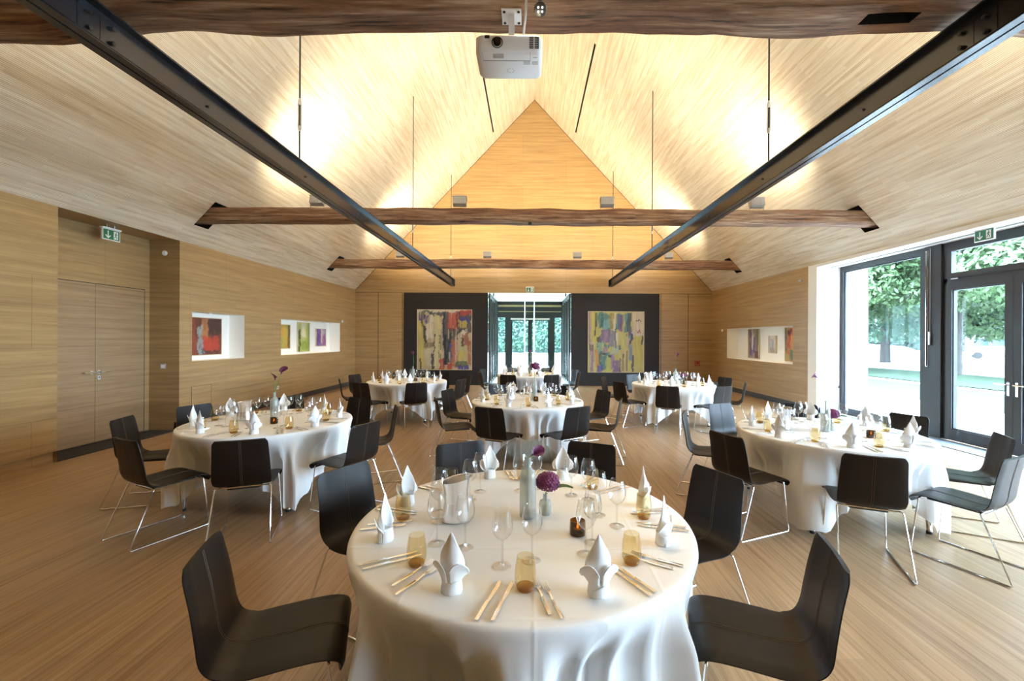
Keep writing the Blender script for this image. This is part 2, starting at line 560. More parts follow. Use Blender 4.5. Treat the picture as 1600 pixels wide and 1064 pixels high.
# right wall
b = MB()
b.holes(PR, YF, YB, PLZ, ZE, [(WY0, WY1, PLZ, ZE), (RN[0], RN[1], RN[2], RN[3])])
b.quad((XR, WY1, PLZ), (XR, YB, PLZ), (XR + 0.05, YB, PLZ), (XR + 0.05, WY1, PLZ))
struct(b.build('wall_right', M['wall']))
b = MB()
b.box(XR + 0.05, XR + 0.09, WY1, YB, 0, PLZ); b.box(XR + 0.05, XR + 0.09, YF, WY0, 0, PLZ)
struct(b.build('baseboard_right', M['plinth']))
b = MB()   # white reveals and head of the window opening, through the whole wall
b.box(XR - 0.001, 7.52, WY1, WY1 + 0.3, 0, ZE)
b.box(XR - 0.001, 7.52, WY0 - 0.3, WY0, 0, ZE)
b.box(XR - 0.001, 7.52, WY0, WY1, WZH, WZH + 0.30)
struct(b.build('trim_4', M['white']))
b = MB(); b.box(6.42, 6.86, WY0, WY1, 0.001, 0.012)
struct(b.build('trim_5', M['convector']))

# far wall: wood with gable, opening between the dark boards
b = MB()
zt = 3.25
b.holes(lambda x, z: (x, YB, z), XL, XR, 0, ZE, [(-1.5, 1.42, 0, zt)])
b.add([(XL, YB, ZE), (XR, YB, ZE), (XC, YB, ZR)], [(0, 1, 2)])
struct(b.build('wall_back', M['wall']))
b = MB(); b.box(-4.466, -1.5, YB - 0.03, YB - 0.002, 0, zt)
struct(b.build('trim_6', M['darkwall']))
b = MB(); b.box(1.42, 4.53, YB - 0.03, YB - 0.002, 0, zt)
struct(b.build('trim_7', M['darkwall']))
# thin shadow joints
b = MB()
for x in (-5.37, -4.52, 4.59, 5.55):
    b.box(x - 0.006, x + 0.006, YB - 0.006, YB + 0.01, 0.02, zt)
b.box(XL, -4.5, YB - 0.006, YB + 0.01, zt - 0.006, zt + 0.006); b.box(4.55, XR, YB - 0.006, YB + 0.01, zt - 0.006, zt + 0.006)
b.box(4.6, XR, YB - 0.006, YB + 0.01, 1.62, 1.63)
struct(b.build('trim_8', M['void']))
b = MB()
b.holes(lambda x, z: (x, YF, z), XL, XR, 0, ZE, [])
b.add([(XL, YF, ZE), (XR, YF, ZE), (XC, YF, ZR)], [(0, 1, 2)])
struct(b.build('wall_front', M['wall']))

# roof slopes, with real pockets where the tie beams go in and two slots near the ridge
BEAMS = [2.77, 7.63, 12.49]
BZ0, BZ1 = 3.70, 3.95
hz0, hz1 = 3.62, 4.02
def SL(y, z): return (XL + (z - ZE) * KL, y, z)
def SR(y, z): return (XR - (z - ZE) * KR, y, z)
bh = [(c - 0.16, c + 0.17, hz0, hz1) for c in BEAMS]
SLOTS = [(5.2, 9.55, 8.56, 8.60), (10.0, 14.3, 8.56, 8.60)]
b = MB()
b.holes(SL, YF, YB, ZE, ZR, bh + SLOTS)
b.holes(SR, YF, YB, ZE, ZR, bh + SLOTS)
struct(b.build('ceiling', M['roof']))
b = MB()
for c0, c1, za, zb in bh + SLOTS:
    for S, sx in ((SL, -1), (SR, 1)):
        dp = 0.45 if za < 5 else 0.1
        p = [Vector(S(c0, za)), Vector(S(c1, za)), Vector(S(c1, zb)), Vector(S(c0, zb))]
        q = [v + Vector((sx * dp, 0, dp * 0.35 if za > 5 else 0)) for v in p]
        b.quad(*q)
        for i in range(4):
            b.quad(p[i], p[(i + 1) % 4], q[(i + 1) % 4], q[i])
struct(b.build('trim_9', M['void']))
# outer roof skin (keeps the sun out)
b = MB()
b.quad((XL - 1.3, YF - .2, ZE - .75), (XL - 1.3, YB + .2, ZE - .75), (XC, YB + .2, ZR + .55), (XC, YF - .2, ZR + .55))
b.quad((XR + 1.25, YF - .2, ZE - .02), (XR + 1.25, YB + .2, ZE - .02), (XC, YB + .2, ZR + .55), (XC, YF - .2, ZR + .55))
b.quad((XL - 1.3, YF - .2, -0.05), (XL - 1.3, YB + .2, -0.05), (XL - 1.3, YB + .2, ZE - .7), (XL - 1.3, YF - .2, ZE - .7))
b.add([(XL - 1.3, YF - .2, 0), (XR + 1.2, YF - .2, 0), (XR + 1.2, YF - .2, ZE), (XC, YF - .2, ZR + .55), (XL - 1.3, YF - .2, ZE)], [(0, 1, 2, 3, 4)])
struct(b.build('trim_10', M['white']))
# dark line where the gable meets the lining
b = MB()
for S in (SL, SR):
    b.tube([Vector(S(YB - 0.004, ZE)), Vector(S(YB - 0.004, ZR))], 0.012, 4)
struct(b.build('trim_11', M['void']))

# double door in the left recess
d = empty('door_1', (RXD, 6.56, 0)); struct(d)
b = MB(); b.box(-0.05, 0.0, -0.83, -0.003, 0.02, 2.46); b.build('door_leaf', M['door'], d)
b = MB(); b.box(-0.05, 0.0, 0.003, 0.83, 0.02, 2.46); b.build('door_leaf', M['door'], d)
b = MB(); b.box(-0.09, -0.055, -0.95, 0.92, 0, 2.60); b.build('door_light_block', M['void'], d)  # unseen black sheet added behind the leaves, stops daylight leaking through the gaps
for sy in (-1, 1):
    b = MB()
    b.tube([(0.0, sy * 0.055, 1.10), (0.055, sy * 0.055, 1.10)], 0.010)
    b.tube(fillet([(0.05, sy * 0.055, 1.10), (0.055, sy * 0.075, 1.10), (0.055, sy * 0.20, 1.10)], 0.01), 0.010)
    b.lathe([(0.0005, 0), (0.026, 0), (0.026, 0.006), (0.0005, 0.006)], 16)
    n = len(b.v) - 64
    for i in range(n, len(b.v)):
        x, y, z = b.v[i]; b.v[i] = (z, sy * 0.055 + x, 1.10 + y)
    b.build('door_handle', M['steelbrush'], d)
b = MB()
b.box(0.0, 0.008, 0.035, 0.075, 0.98, 1.045); b.box(0.008, 0.010, 0.05, 0.06, 0.995, 1.03, 1)
b.build('keyhole_plate', [M['steelbrush'], M['black']], d)
b = MB(); b.box(RXD + .03, XL - 0.02, RY0 + .02, RY1 - .02, 0.001, 0.014)
o = b.build('door_mat', M['mat'])
tag(o, 'black sunken matting on the floor in front of the wooden double door', 'door mat')

# ------------------------------------------------------------------ right side window wall
WX0, WX1 = 6.90, 6.97
def frame_rect(b, y0, y1, z0, z1, w, x0=WX0, x1=WX1, wb=None):
    wb = wb or w
    b.box(x0, x1, y0, y0 + w, z0, z1); b.box(x0, x1, y1 - w, y1, z0, z1)
    b.box(x0, x1, y0 + w, y1 - w, z1 - w, z1); b.box(x0, x1, y0 + w, y1 - w, z0, z0 + wb)
def fixed_window(name, y0, y1):
    e = empty(name, (0, 0, 0)); struct(e)
    b = MB(); frame_rect(b, y0, y1, 0.02, WZH, 0.115, wb=0.13); b.build('window_frame', M['frame'], e)
    b = MB(); frame_rect(b, y0 + .115, y1 - .115, 0.15, WZH - .115, 0.02, 6.915, 6.955); b.build('glazing_bead', M['black'], e)
    b = MB(); b.box(6.932, 6.938, y0 + .12, y1 - .12, 0.155, WZH - .12); b.build('window_pane', M['glass'], e)
    return e
def door_unit(name, y0, y1):
    e = empty(name, (0, 0, 0)); struct(e)
    zt_ = 2.62
    b = MB(); frame_rect(b, y0, y1, 0.02, WZH, 0.07, wb=0.03); b.box(WX0, WX1, y0, y1, zt_ - 0.03, zt_ + 0.05)
    b.build('door_frame', M['frame'], e)
    b = MB(); frame_rect(b, y0 + .07, y1 - .07, zt_ + .05, WZH - .07, 0.085, 6.88, 6.96)
    t = b.build('transom_frame', M['frame'], e)
    b = MB(); b.box(6.932, 6.938, y0 + .12, y1 - .12, zt_ + .10, WZH - .12); b.build('transom_pane', M['glass'], t)
    ym = (y0 + y1) / 2
    for ya, yb_, s in ((ym + .003, y1 - .07, 1), (y0 + .07, ym - .003, -1)):
        b = MB(); frame_rect(b, ya, yb_, 0.05, zt_ - .03, 0.105, 6.87, 6.955, wb=0.16)
        l = b.build('door_leaf', M['frame'], e)
        b = MB(); frame_rect(b, ya + .1, yb_ - .1, 0.205, zt_ - .13, 0.02, 6.89, 6.95); b.build('glazing_bead', M['black'], l)
        b = MB(); b.box(6.925, 6.931, ya + .11, yb_ - .11, 0.21, zt_ - .14); b.build('door_pane', M['glass'], l)
        yh = ym + s * 0.055
        b = MB(); b.box(6.862, 6.87, yh - .018, yh + .018, 0.86, 1.06)
        b.tube(fillet([(6.87, yh, 1.02), (6.80, yh, 1.02), (6.80, yh + s * .13, 1.02)], 0.02), 0.010)
        b.build('door_handle', M['chrome'], l)
    # small silver hinges at the transom
    b = MB()
    for yy in (y1 - .22, y0 + .3):
        b.box(6.865, 6.88, yy - .06, yy + .06, zt_ + .03, zt_ + .045)
    b.build('transom_hinge', M['steelbrush'], e)
    return e
fixed_window('window_1', 7.42, WY1)
b = MB(); b.box(6.86, 7.0, 7.12, 7.42, 0.0, WZH)
struct(b.build('window_2', M['frame']))
door_unit('door_2', 5.0, 7.12)
b = MB(); b.box(6.86, 7.0, 4.75, 5.0, 0.0, WZH); struct(b.build('window_3', M['frame']))
fixed_window('window_4', 2.2, 4.75)
b = MB(); b.box(6.86, 7.0, 1.95, 2.2, 0.0, WZH); struct(b.build('window_5', M['frame']))
fixed_window('window_6', -0.3, 1.95)
b = MB(); b.box(6.86, 7.0, -0.5, -0.3, 0.0, WZH); struct(b.build('window_8', M['frame']))
fixed_window('window_9', WY0, -0.5)
# crank handle and pole for the transom light, on the post
e = empty('window_crank', (6.86, 7.30, 1.8))
tag(e, 'silver crank handle box on the dark post between window and glass door', 'window crank')
b = MB(); b.rbox(-0.03, 0.0, -.02, .02, -0.22, 0.0, 0.008); b.build('crank_box', M['steelbrush'], e)
b = MB(); b.tube([(-0.012, 0, 0), (-0.012, 0, 1.43)], 0.006, 6); b.build('crank_rod', M['steelbrush'], e)
e = empty('blind_rail', (6.85, 7.36, 0))
tag(e, 'long thin silver loop hanging down the dark window post', 'pull rod')
b = MB(); b.tube(fillet([(0, -.018, 3.2), (0, -.018, 1.20), (0, .018, 1.20), (0, .018, 3.2)], 0.015), 0.005, 6)
b.build('loop_rod', M['chrome'], e)
o = MB()
o.box(6.66, 6.70, WY0, WY1, WZH - 0.020, WZH - 0.001)
struct(o.build('trim_12', M['lampgrey']))

# ------------------------------------------------------------------ entrance vestibule in the far wall
e = empty('window_7', (0, 0, 0)); struct(e)
b = MB()
for x in (-1.50, 1.36):
    for y in (15.15, 15.75, 16.5, 17.3, 18.1):
        b.box(x, x + 0.06, y, y + 0.10, 0, zt)
    b.box(x, x + 0.06, 15.1, 18.4, zt - 0.16, zt); b.box(x, x + 0.06, 15.1, 18.4, 0, 0.08)
b.build('side_frame', M['frameblack'], e)
for x in (-1.47, 1.39):
    b = MB(); b.box(x - .004, x + .004, 15.1, 18.4, 0.08, zt - .16); b.build('side_pane', M['doorglass'], e)
b = MB(); b.box(-1.5, 1.42, YB + .001, 18.6, zt, zt + 0.12)
struct(b.build('trim_13', M['white']))
# outer double door
e = empty('door_3', (0, 18.4, 0)); struct(e)
b = MB()
b.box(-1.5, 1.42, 0, .12, 2.55, zt)
for xa, xb in ((-1.5, -1.40), (-1.10, -0.88), (0.84, 1.04), (1.32, 1.42)):
    b.box(xa, xb, 0, .12, 0, 2.55)
b.box(-1.4, -1.1, 0, .1, 0, .1); b.box(1.04, 1.32, 0, .1, 0, .1)
b.build('door_frame', M['frameblack'], e)
b = MB(); b.box(-1.4, 1.32, -.03, -.005, 3.02, 3.10); b.box(-1.4, 1.32, -.03, -.005, 2.80, 2.83); b.build('header_strip', M['bronze'], e)
b = MB(); b.box(-0.86, 0.82, -.06, 0.0, 2.46, 2.53); b.build('door_closer', M['steelbrush'], e)
for xa, xb, s in ((-0.88, -0.02, -1), (-0.02, 0.84, 1)):
    b = MB()
    b.box(xa, xa + .09, 0.02, .09, 0, 2.5); b.box(xb - .09, xb, 0.02, .09, 0, 2.5)
    b.box(xa, xb, 0.02, .09, 2.42, 2.55); b.box(xa, xb, 0.02, .09, 0, .12)
    l = b.build('door_leaf', M['frameblack'], e)
    b = MB(); b.box(xa + .09, xb - .09, .05, .058, .12, 2.42); b.build('door_pane', M['doorglass'], l)
    b = MB(); xh = -0.02 + s * .06
    b.tube(fillet([(xh, .02, 1.05), (xh, -.05, 1.05), (xh + s * .12, -.05, 1.05)], .02), .01); b.build('door_handle', M['steelbrush'], l)
for xa, xb in ((-1.40, -1.10), (1.04, 1.32)):
    b = MB(); b.box(xa, xb, .05, .058, .1, 2.55); b.build('side_pane', M['doorglass'], e)
# frameless inner glass doors with long pull rods
for n_, (xa, xb, xr) in enumerate(((-1.36, -0.045, -0.205), (-0.035, 1.28, 0.125))):
    e = empty('door_%d' % (4 + n_), (0, YB + 0.04, 0)); struct(e)
    b = MB(); b.box(xa, xb, -.005, .005, 0.01, zt - 0.01); b.build('glass_leaf', M['doorglass'], e)
    b = MB()
    b.tube([(xr, -.06, 0.45), (xr, -.06, zt - .05)], 0.016)
    for z in (0.6, 1.8, 3.0):
        b.tube([(xr, -.06, z), (xr, -.005, z)], 0.010, 6)
    b.build('pull_rod', M['steelbrush'], e)
    xh = xa + 0.05 if n_ == 0 else xb - 0.05
    b = MB(); b.box(xh - .02, xh + .02, -.02, .02, zt - .11, zt - .005); b.build('door_hinge', M['black'], e)

# ------------------------------------------------------------------ tie beams of old timber
def timber(name, yc, seed, label, jag=0.012, hole=None):
    rnd = random.Random(seed)
    x0 = XL + (3.66 - ZE) * KL - 0.18; x1 = XR - (3.66 - ZE) * KR + 0.18
    N = 110; rows = []
    hw = 0.13; hz = (BZ1 - BZ0) / 2; zc = (BZ0 + BZ1) / 2
    sec = [(-1, -.72), (-.72, -1), (0, -1.0), (.72, -1), (1, -.72), (1, 0), (1, .72), (.72, 1), (0, 1), (-.72, 1), (-1, .72), (-1, 0)]
    for i in range(N + 1):
        x = x0 + (x1 - x0) * i / N
        dz = noise.noise((x * 0.35, seed, 0)) * 0.03
        if hole and x < -2.3: dz -= .10 * min(1, (-2.3 - x) / .8) ** 1.5      # the near beam is crooked at its left end
        row = []
        for k, (a, c) in enumerate(sec + sec[:1]):
            k = k % 12
            q = 1 + noise.noise((x * 1.6, k * 0.9, seed)) * 0.12 + noise.noise((x * 6.0, k * 1.7, seed + 9)) * 0.05
            row.append((x, yc + a * hw * q, zc + dz + c * hz * q + (noise.noise((x * 0.9, seed + 4, 2)) * jag if c < 0 else 0)))
        rows.append(row)
    e = empty(name, (0, 0, 0)); tag(e, label, 'wooden beam')
    b = MB(); b.grid(rows)
    if hole:                              # an old mortise, cut through the underside
        i0 = int((hole - x0) / (x1 - x0) * N); cut = {(i, 1) for i in range(i0, i0 + 3)}
        keep = [f for n_, f in enumerate(b.f) if (n_ // 12, n_ % 12) not in cut]
        b.f = keep; b.m = b.m[:len(keep)]; b.sm = b.sm[:len(keep)]
        p = [Vector(rows[i0][1]), Vector(rows[i0 + 3][1]), Vector(rows[i0 + 3][2]), Vector(rows[i0][2])]
        v = MB(); q = [w + Vector((0, 0, .12)) for w in p]
        v.quad(*q)
        for k in range(4): v.quad(p[k], p[(k + 1) % 4], q[(k + 1) % 4], q[k])
        v.build('mortise_hole', M['void'], e)
    b.build('beam_timber', M['timber'], e, angle=28)
    return e
tA = timber('timber_beam', BEAMS[0], 3, 'rough old timber tie beam nearest the camera, running across the top edge', 0.05, 2.22)
tB = timber('timber_beam', BEAMS[1], 11, 'old brown timber tie beam, the middle one of three, ends in the ceiling slopes')
tC = timber('timber_beam', BEAMS[2], 23, 'farthest old timber tie beam, close before the far gable wall')
# mortise hole and scar in the near beam
b = MB()
for k in range(5):
    x = -1.84 + k * 0.045
    b.tube([(x - .05, BEAMS[0] - .03 + k * .012, BZ0 - .010), (x + .09, BEAMS[0] + .03 - k * .006, BZ0 - .016), (x + .16, BEAMS[0] + .02, BZ0 - .006)], 0.008, 5, radii=[.003, .009, .002])
b.build('wood_scar', M['timber'], tA)

# ------------------------------------------------------------------ steel girders hung on rods
def girder(name, xc, label):
    e = empty(name, (xc, 0, 0)); tag(e, label, 'steel girder')
    y0, y1 = -2.4, 14.6; zb, zt_ = 3.425, 3.665; w = 0.065
    b = MB()
    b.box(-0.006, 0.006, y0, y1, zb + .008, zt_ - .008)
    b.box(-w, w, y0, y1, zt_ - .012, zt_)
    b.box(-w, -0.008, y0, y1, zb, zb + .012); b.box(0.008, w, y0, y1, zb, zb + .012)
    b.box(-w, w, y0, y1, zb + .006, zb + .016)
    b.box(-w, w, y1, y1 + .012, zb, zt_)
    b.build('girder_profile', M['girder'], e)
    def bolt(y, z, r=.011):
        b = MB()
        for s in (-1, 1):
            n0 = len(b.v)
            b.lathe([(0.0008, .014), (r, .013), (r, 0)], 8)
            for i in range(n0, len(b.v)):
                px, py, pz = b.v[i]; b.v[i] = (s * (0.006 + pz), y + px, z + py)
        b.tube([(-.012, y, z), (.012, y, z)], r * .8, 8)
        b.build('web_bolt', M['black'], e)
    y = 0.46
    while y < 14.4:
        bolt(y, 3.545); y += 1.52
    for ys in (2.62, 8.6):
        b = MB()
        for s in (-1, 1):
            b.box(s * .006, s * .010, ys - .13, ys - .002, zb + .03, zt_ - .03) if s > 0 else b.box(-.010, -.006, ys - .13, ys - .002, zb + .03, zt_ - .03)
            b.box(.006, .010, ys + .002, ys + .13, zb + .03, zt_ - .03) if s > 0 else b.box(-.010, -.006, ys + .002, ys + .13, zb + .03, zt_ - .03)
        for dy in (-.07, .07):
            for z in (3.50, 3.59):
                for s in (-1, 1):
                    n0 = len(b.v)
                    b.lathe([(0.0008, .022), (.014, .020), (.014, 0)], 6, mi=1)
                    for i in range(n0, len(b.v)):
                        px, py, pz = b.v[i]; b.v[i] = (s * (0.010 + pz), ys + dy + px, z + py)
        b.build('splice_plate', [M['girder'], M['black']], e)
    return e
girder('steel_girder', -2.67, 'dark steel I-beam running lengthwise, left of the projector')
girder('steel_girder', 2.73, 'dark steel I-beam running lengthwise, right of the projector, blue shine below')
def hang_rod(x, y, label):
    zc = ZE + ((x - XL) / KL if x < XC else (XR - x) / KR)
    e = empty('hanger_rod', (x, y, 3.66)); tag(e, label, 'hanger rod', 'hanger rods of the steel girders')
    h = zc - 3.66
    b = MB(); b.tube([(0, 0, 0), (0, 0, h + .03)], 0.010, 6); b.build('rod', M['girder'], e)
    b = MB()
    for s in (-1, 1): b.tube([(s * .016, 0, .42), (s * .016, 0, .66)], 0.007, 6)
    b.lathe([(0.012, .66), (.024, .66), (.018, .71), (.011, .74)], 10); b.lathe([(0.012, .36), (.018, .38), (.024, .42), (.012, .42)], 10)
    b.build('turnbuckle', M['lampgrey'], e)
for x, side in ((-2.67, 'left'), (2.73, 'right')):
    for y, which in ((4.9, 'nearest of the thin steel rods holding the %s girder' % side),
                     (9.6, 'middle one of the thin steel rods holding the %s girder' % side),
                     (14.2, 'farthest short steel rod holding the %s girder, near the gable' % side)):
        hang_rod(x, y, which)

# ------------------------------------------------------------------ floodlights on the tie beams
flood0 = empty('floodlight', (0, 0, 0))
b = MB()
Mx = Matrix.Translation((0, 0, 0.135)) @ Matrix.Rotation(R(-14), 4, 'X')
b.obox(Mx, 0.23, 0.13, 0.14); b.obox(Mx @ Matrix.Translation((0, 0, .072)), 0.25, 0.15, 0.012)
for k in range(6): b.obox(Mx @ Matrix.Translation((-.09 + k * .036, -.068, -.01)), .006, .012, .11)
b.build('lamp_housing', M['lampgrey'], flood0)
b = MB(); b.obox(Mx @ Matrix.Translation((0, 0, .0795)), 0.20, 0.11, 0.003); b.build('lamp_lens', M['lens'], flood0)
b = MB()
for s in (-1, 1): b.box(s * .122 - .003, s * .122 + .003, -.015, .015, 0.0, .15)
b.box(-.125, .125, -.02, .02, 0, .008); b.build('lamp_bracket', M['lampgrey'], flood0)
FLOOD_W = 265.0
def flood(i, x, y, label):
    e = flood0 if i == 0 else copy_tree(flood0)
    e.location = (x, y, BZ1 + .012)
    tag(e, label, 'floodlight', 'floodlights standing on the timber beams')
    for dx, dy, lean in ((0, 0, 0),):
        ld = bpy.data.lights.new('flood_light', 'SPOT')
        ld.energy = FLOOD_W; ld.color = (1.0, 0.87, 0.62)
        ld.spot_size = R(158); ld.spot_blend = 1.0; ld.shadow_soft_size = 0.10
        lo = bpy.data.objects.new('flood_light', ld); COL.objects.link(lo)
        lo.parent = e
        lo.location = (0, 0, 0.26)
        lo.rotation_euler = (R(180 - 38), 0, 0)
names = ['leftmost', 'left inner', 'right inner', 'rightmost']
i = 0
for bi, (yb_, bn) in enumerate(zip(BEAMS, ('nearest', 'middle', 'farthest'))):
    for xi, x in enumerate((-3.83, -1.28, 1.36, 4.04)):
        flood(i, x, yb_, 'small grey floodlight, %s of four standing on the %s timber beam' % (names[xi], bn))
        i += 1

# ------------------------------------------------------------------ projector, cable, little spot
pr = empty('projector', (-0.13, 2.51, 3.25)); tag(pr, 'white ceiling projector hung from the nearest timber beam', 'projector')
b = MB(); b.rbox(-.188, .188, -.13, .13, 0.0, .107, 0.035, 5)
b.build('projector_body', M['plastic'], pr, angle=50)
b = MB()
n0 = len(b.v)
b.lathe([(0.0005, .012), (.022, .012), (.022, -.004), (.031, .004), (.034, -.012)], 24)
for i in range(n0, len(b.v)):
    x, y, z = b.v[i]; b.v[i] = (-.065 + x, -.13 - z, .055 + y)
b.build('projector_lens', M['darkglass'], pr)
b = MB()
for c in range(2):
    for k in range(7):
        b.box(.115 + c * .03, .138 + c * .03, -.1325, -.128, .022 + k * .010, .027 + k * .010)
b.build('vent_grille', M['black'], pr)
b = MB(); b.box(-.135, -.108, -.1325, -.128, .078, .094); b.box(-.15, .12, -.06, -.058, -.0012, .001); b.box(-.15, -.149, -.13, -.06, -.0012, .001); b.box(.12, .121, -.13, -.06, -.0012, .001)
b.build('panel_joint', M['black'], pr)
b = MB(); b.box(-.09, -.03, -.115, -.085, -.004, .001); b.build('focus_recess', M['lampgrey'], pr)
b = MB()
for k in range(4): b.box(.08, .12, -.03 - k * .008, -.027 - k * .008, -.001, .0005)
for k in range(4): b.box(.13, .165, -.03 - k * .008, -.027 - k * .008, -.001, .0005)
b.box(.135, .16, -.09, -.084, -.001, .0005)
for k in range(7):
    a = k * .9; b.box(-.0 + .02 * math.cos(a), .008 + .02 * math.cos(a), .03 + .02 * math.sin(a), .034 + .02 * math.sin(a), -.001, .0005)
b.build('printed_marks', M['lampgrey'], pr)
b = MB(); b.box(-.018, .018, .16, .20, .09, .445)
b.box(-.03, .03, .05, .20, .107, .117)
b.build('mount_arm', M['plastic'], pr)
b = MB(); b.box(-.062, .062, .13, .26, .440, .448)
for sx in (-.045, .045):
    for yy in (.148, .242):
        b.lathe([(.0008, -.006), (.009, -.004), (.009, 0)], 8, mi=1, c=(sx, yy, .440))
b.build('mount_plate', [M['plastic'], M['black']], pr)
o = MB(); o.tube(catmull([(-.055, 2.56, 3.35), (-.05, 2.57, 3.5), (-.038, 2.60, 3.66), (-.035, 2.52, 3.9), (-.03, 2.5, 4.3)], 6), .007, 8)
tag(o.build('cable', M['plastic']), 'white cable rising from the projector past the timber beam', 'cable')
sp = empty('spotlight', (0.048, 2.60, 3.70)); tag(sp, 'small black spotlight with four bright points under the near timber beam', 'spotlight')
b = MB(); b.tube([(0, 0, 0.02), (0, 0, -.02)], .012)
b.obox(Matrix.Translation((0, -.0, -.03)), .03, .03, .03); b.build('spot_mount', M['black'], sp)
b = MB(); n0 = len(b.v)
b.lathe([(.0008, .10), (.028, .10), (.033, .04), (.038, 0), (.034, -.003), (.0008, -.004)], 20)
T = Matrix.Translation((0, -.06, -.085)) @ Vector((0, -.72, -.75)).to_track_quat('-Z', 'Y').to_matrix().to_4x4()
for i in range(n0, len(b.v)): b.v[i] = tuple(T @ Vector(b.v[i]))
b.build('spot_head', M['black'], sp)
b = MB()
for sx in (-.012, .012):
    for sy in (-.010, .010):
        n0 = len(b.v); b.disc((sx, sy, -.0055), .0065, 10)
        for i in range(n0, len(b.v)): b.v[i] = tuple(T @ Vector(b.v[i]))
b.build('led_point', M['led'], sp)
ld = bpy.data.lights.new('spot_light', 'SPOT'); ld.energy = 130; ld.color = (1.0, 0.83, 0.56); ld.spot_size = R(78); ld.spot_blend = 0.8; ld.shadow_soft_size = 0.04
lo = bpy.data.objects.new('spot_light', ld); COL.objects.link(lo); lo.parent = sp; lo.location = T @ Vector((0, 0, -.03))
lo.rotation_euler = Vector((0, -.22, -.97)).to_track_quat('-Z', 'Y').to_euler()
b = MB(); b.rbox(-.03, .03, -.02, .02, -.05, 0, .01); o = b.build('sensor_box', M['black'], None, (-.02, 7.53, BZ0 + .01)); tag(o, 'small dark sensor box under the middle timber beam', 'sensor')

# ------------------------------------------------------------------ exit signs and small wall fittings
def exit_sign(loc, rz, label, hang=0.08, flip=False):
    e = empty('exit_sign', loc, rz); tag(e, label, 'exit sign', 'green exit signs')
    w, h = 0.25, 0.145
    b = MB(); b.box(-w / 2 - .012, w / 2 + .012, -.012, .012, -h / 2 - .012, h / 2 + .012); b.box(-w / 2 - .02, w / 2 + .02, -.03, .03, h / 2 + .01, h / 2 + .03)
    b.tube([(-.06, 0, h / 2 + .02), (-.06, 0, h / 2 + hang)], .006, 6); b.tube([(.06, 0, h / 2 + .02), (.06, 0, h / 2 + hang)], .006, 6)
    b.build('sign_housing', M['signwhite'], e)
    b = MB(); b.box(-w / 2, w / 2, -.0145, .0145, -h / 2, h / 2); b.build('sign_face', M['green'], e)
    b = MB(); y = -.0165
    def poly(p): b.add([(q[0], y, q[1]) for q in p], [tuple(range(len(p)))])
    def bar(x0, z0, x1, z1, t):
        a = Vector((x0, z0)); c = Vector((x1, z1)); n = (c - a).normalized(); n = Vector((-n.y, n.x)) * t / 2
        poly([a - n, c - n, c + n, a + n])
    bar(-.055, .055, -.055, -.04, .016); bar(-.092, -.012, -.052, -.055, .016); bar(-.018, -.012, -.058, -.055, .016)
    poly([(.03, -.06), (.10, -.06), (.10, .06), (.03, .06)])
    b.build('down_arrow', M['signwhite'], e)
    b = MB(); y = -.018
    n0 = len(b.v); b.add([(.068 + .009 * math.cos(a * .785), y, .040 + .009 * math.sin(a * .785)) for a in range(8)], [tuple(range(8))])
    bar(.066, .030, .060, -.004, .015); bar(.060, -.002, .080, -.026, .010); bar(.080, -.026, .074, -.052, .009)
    bar(.060, -.002, .052, -.028, .010); bar(.052, -.028, .034, -.040, .009); bar(.064, .024, .086, .008, .008); bar(.064, .024, .044, .010, .008)
    b.build('running_figure', M['green'], e)
    return e
exit_sign((-6.42, 6.50, 3.20), R(90), 'green exit sign with white down arrow above the wooden double door', 0.13)
exit_sign((-0.03, 14.90, 3.36), 0, 'green exit sign above the glass entrance in the far wall', 0.04)
exit_sign((6.60, 6.19, 3.19), R(-90), 'green exit sign with white arrow under the head of the garden door', 0.08)

def fitting(name, label, cat, build, loc, rz=0):
    e = empty(name, loc, rz); tag(e, label, cat); build(e); return e
def f_switch(e):
    b = MB(); b.box(-.045, .045, -.008, 0, -.045, .045); b.build('switch_plate', M['lampgrey'], e)
    b = MB(); b.box(-.03, -.002, -.013, -.008, -.03, .03); b.box(.002, .03, -.013, -.008, -.03, .03); b.build('switch_rocker', M['plastic'], e)
def f_round(e):
    b = MB(); n0 = len(b.v); b.lathe([(.0008, .03), (.03, .028), (.045, .012), (.045, 0)], 20)
    for i in range(n0, len(b.v)):
        x, y, z = b.v[i]; b.v[i] = (x, -z, y)
    b.build('sensor_body', M['plastic'], e)
def f_socket(e):
    b = MB(); b.box(-.04, .04, -.010, 0, -.04, .04); b.build('socket_plate', M['plastic'], e)
    b = MB(); b.box(-.022, .022, -.012, -.009, -.022, .022); b.build('socket_insert', M['lampgrey'], e)
def f_stain(e):
    b = MB(); b.box(-.05, .05, -.03, 0, -.022, .022); b.build('unit_body', M['lampgrey'], e)
fitting('light_switch', 'small light switch on the cheek of the left door recess', 'light switch', f_switch, (-6.46, RY1 - .002, 1.13))
fitting('motion_sensor', 'round white sensor high on the cheek of the left door recess', 'sensor', f_round, (-6.44, RY1 - .002, 3.12))
fitting('motion_sensor', 'tiny round sensor on the left wall beyond the three-picture niche', 'sensor', f_round, (XL + .002, 13.95, 2.18), R(90))
fitting('motion_sensor', 'tiny round sensor on the right wall just beyond the picture niche', 'sensor', f_round, (XR - .002, 14.15, 1.95), R(-90))
fitting('wall_unit', 'small rectangular unit high on the right wall near the window', 'wall unit', f_stain, (XR - .002, 10.05, 3.05), R(-90))
fitting('wall_socket', 'power socket low on the right wall near the window reveal', 'socket', f_socket, (XR - .002, 10.05, 0.16), R(-90))
fitting('wall_socket', 'white socket box at the foot of the left wall beside the door recess', 'socket', f_socket, (XL + .002, 7.58, 0.17), R(90))
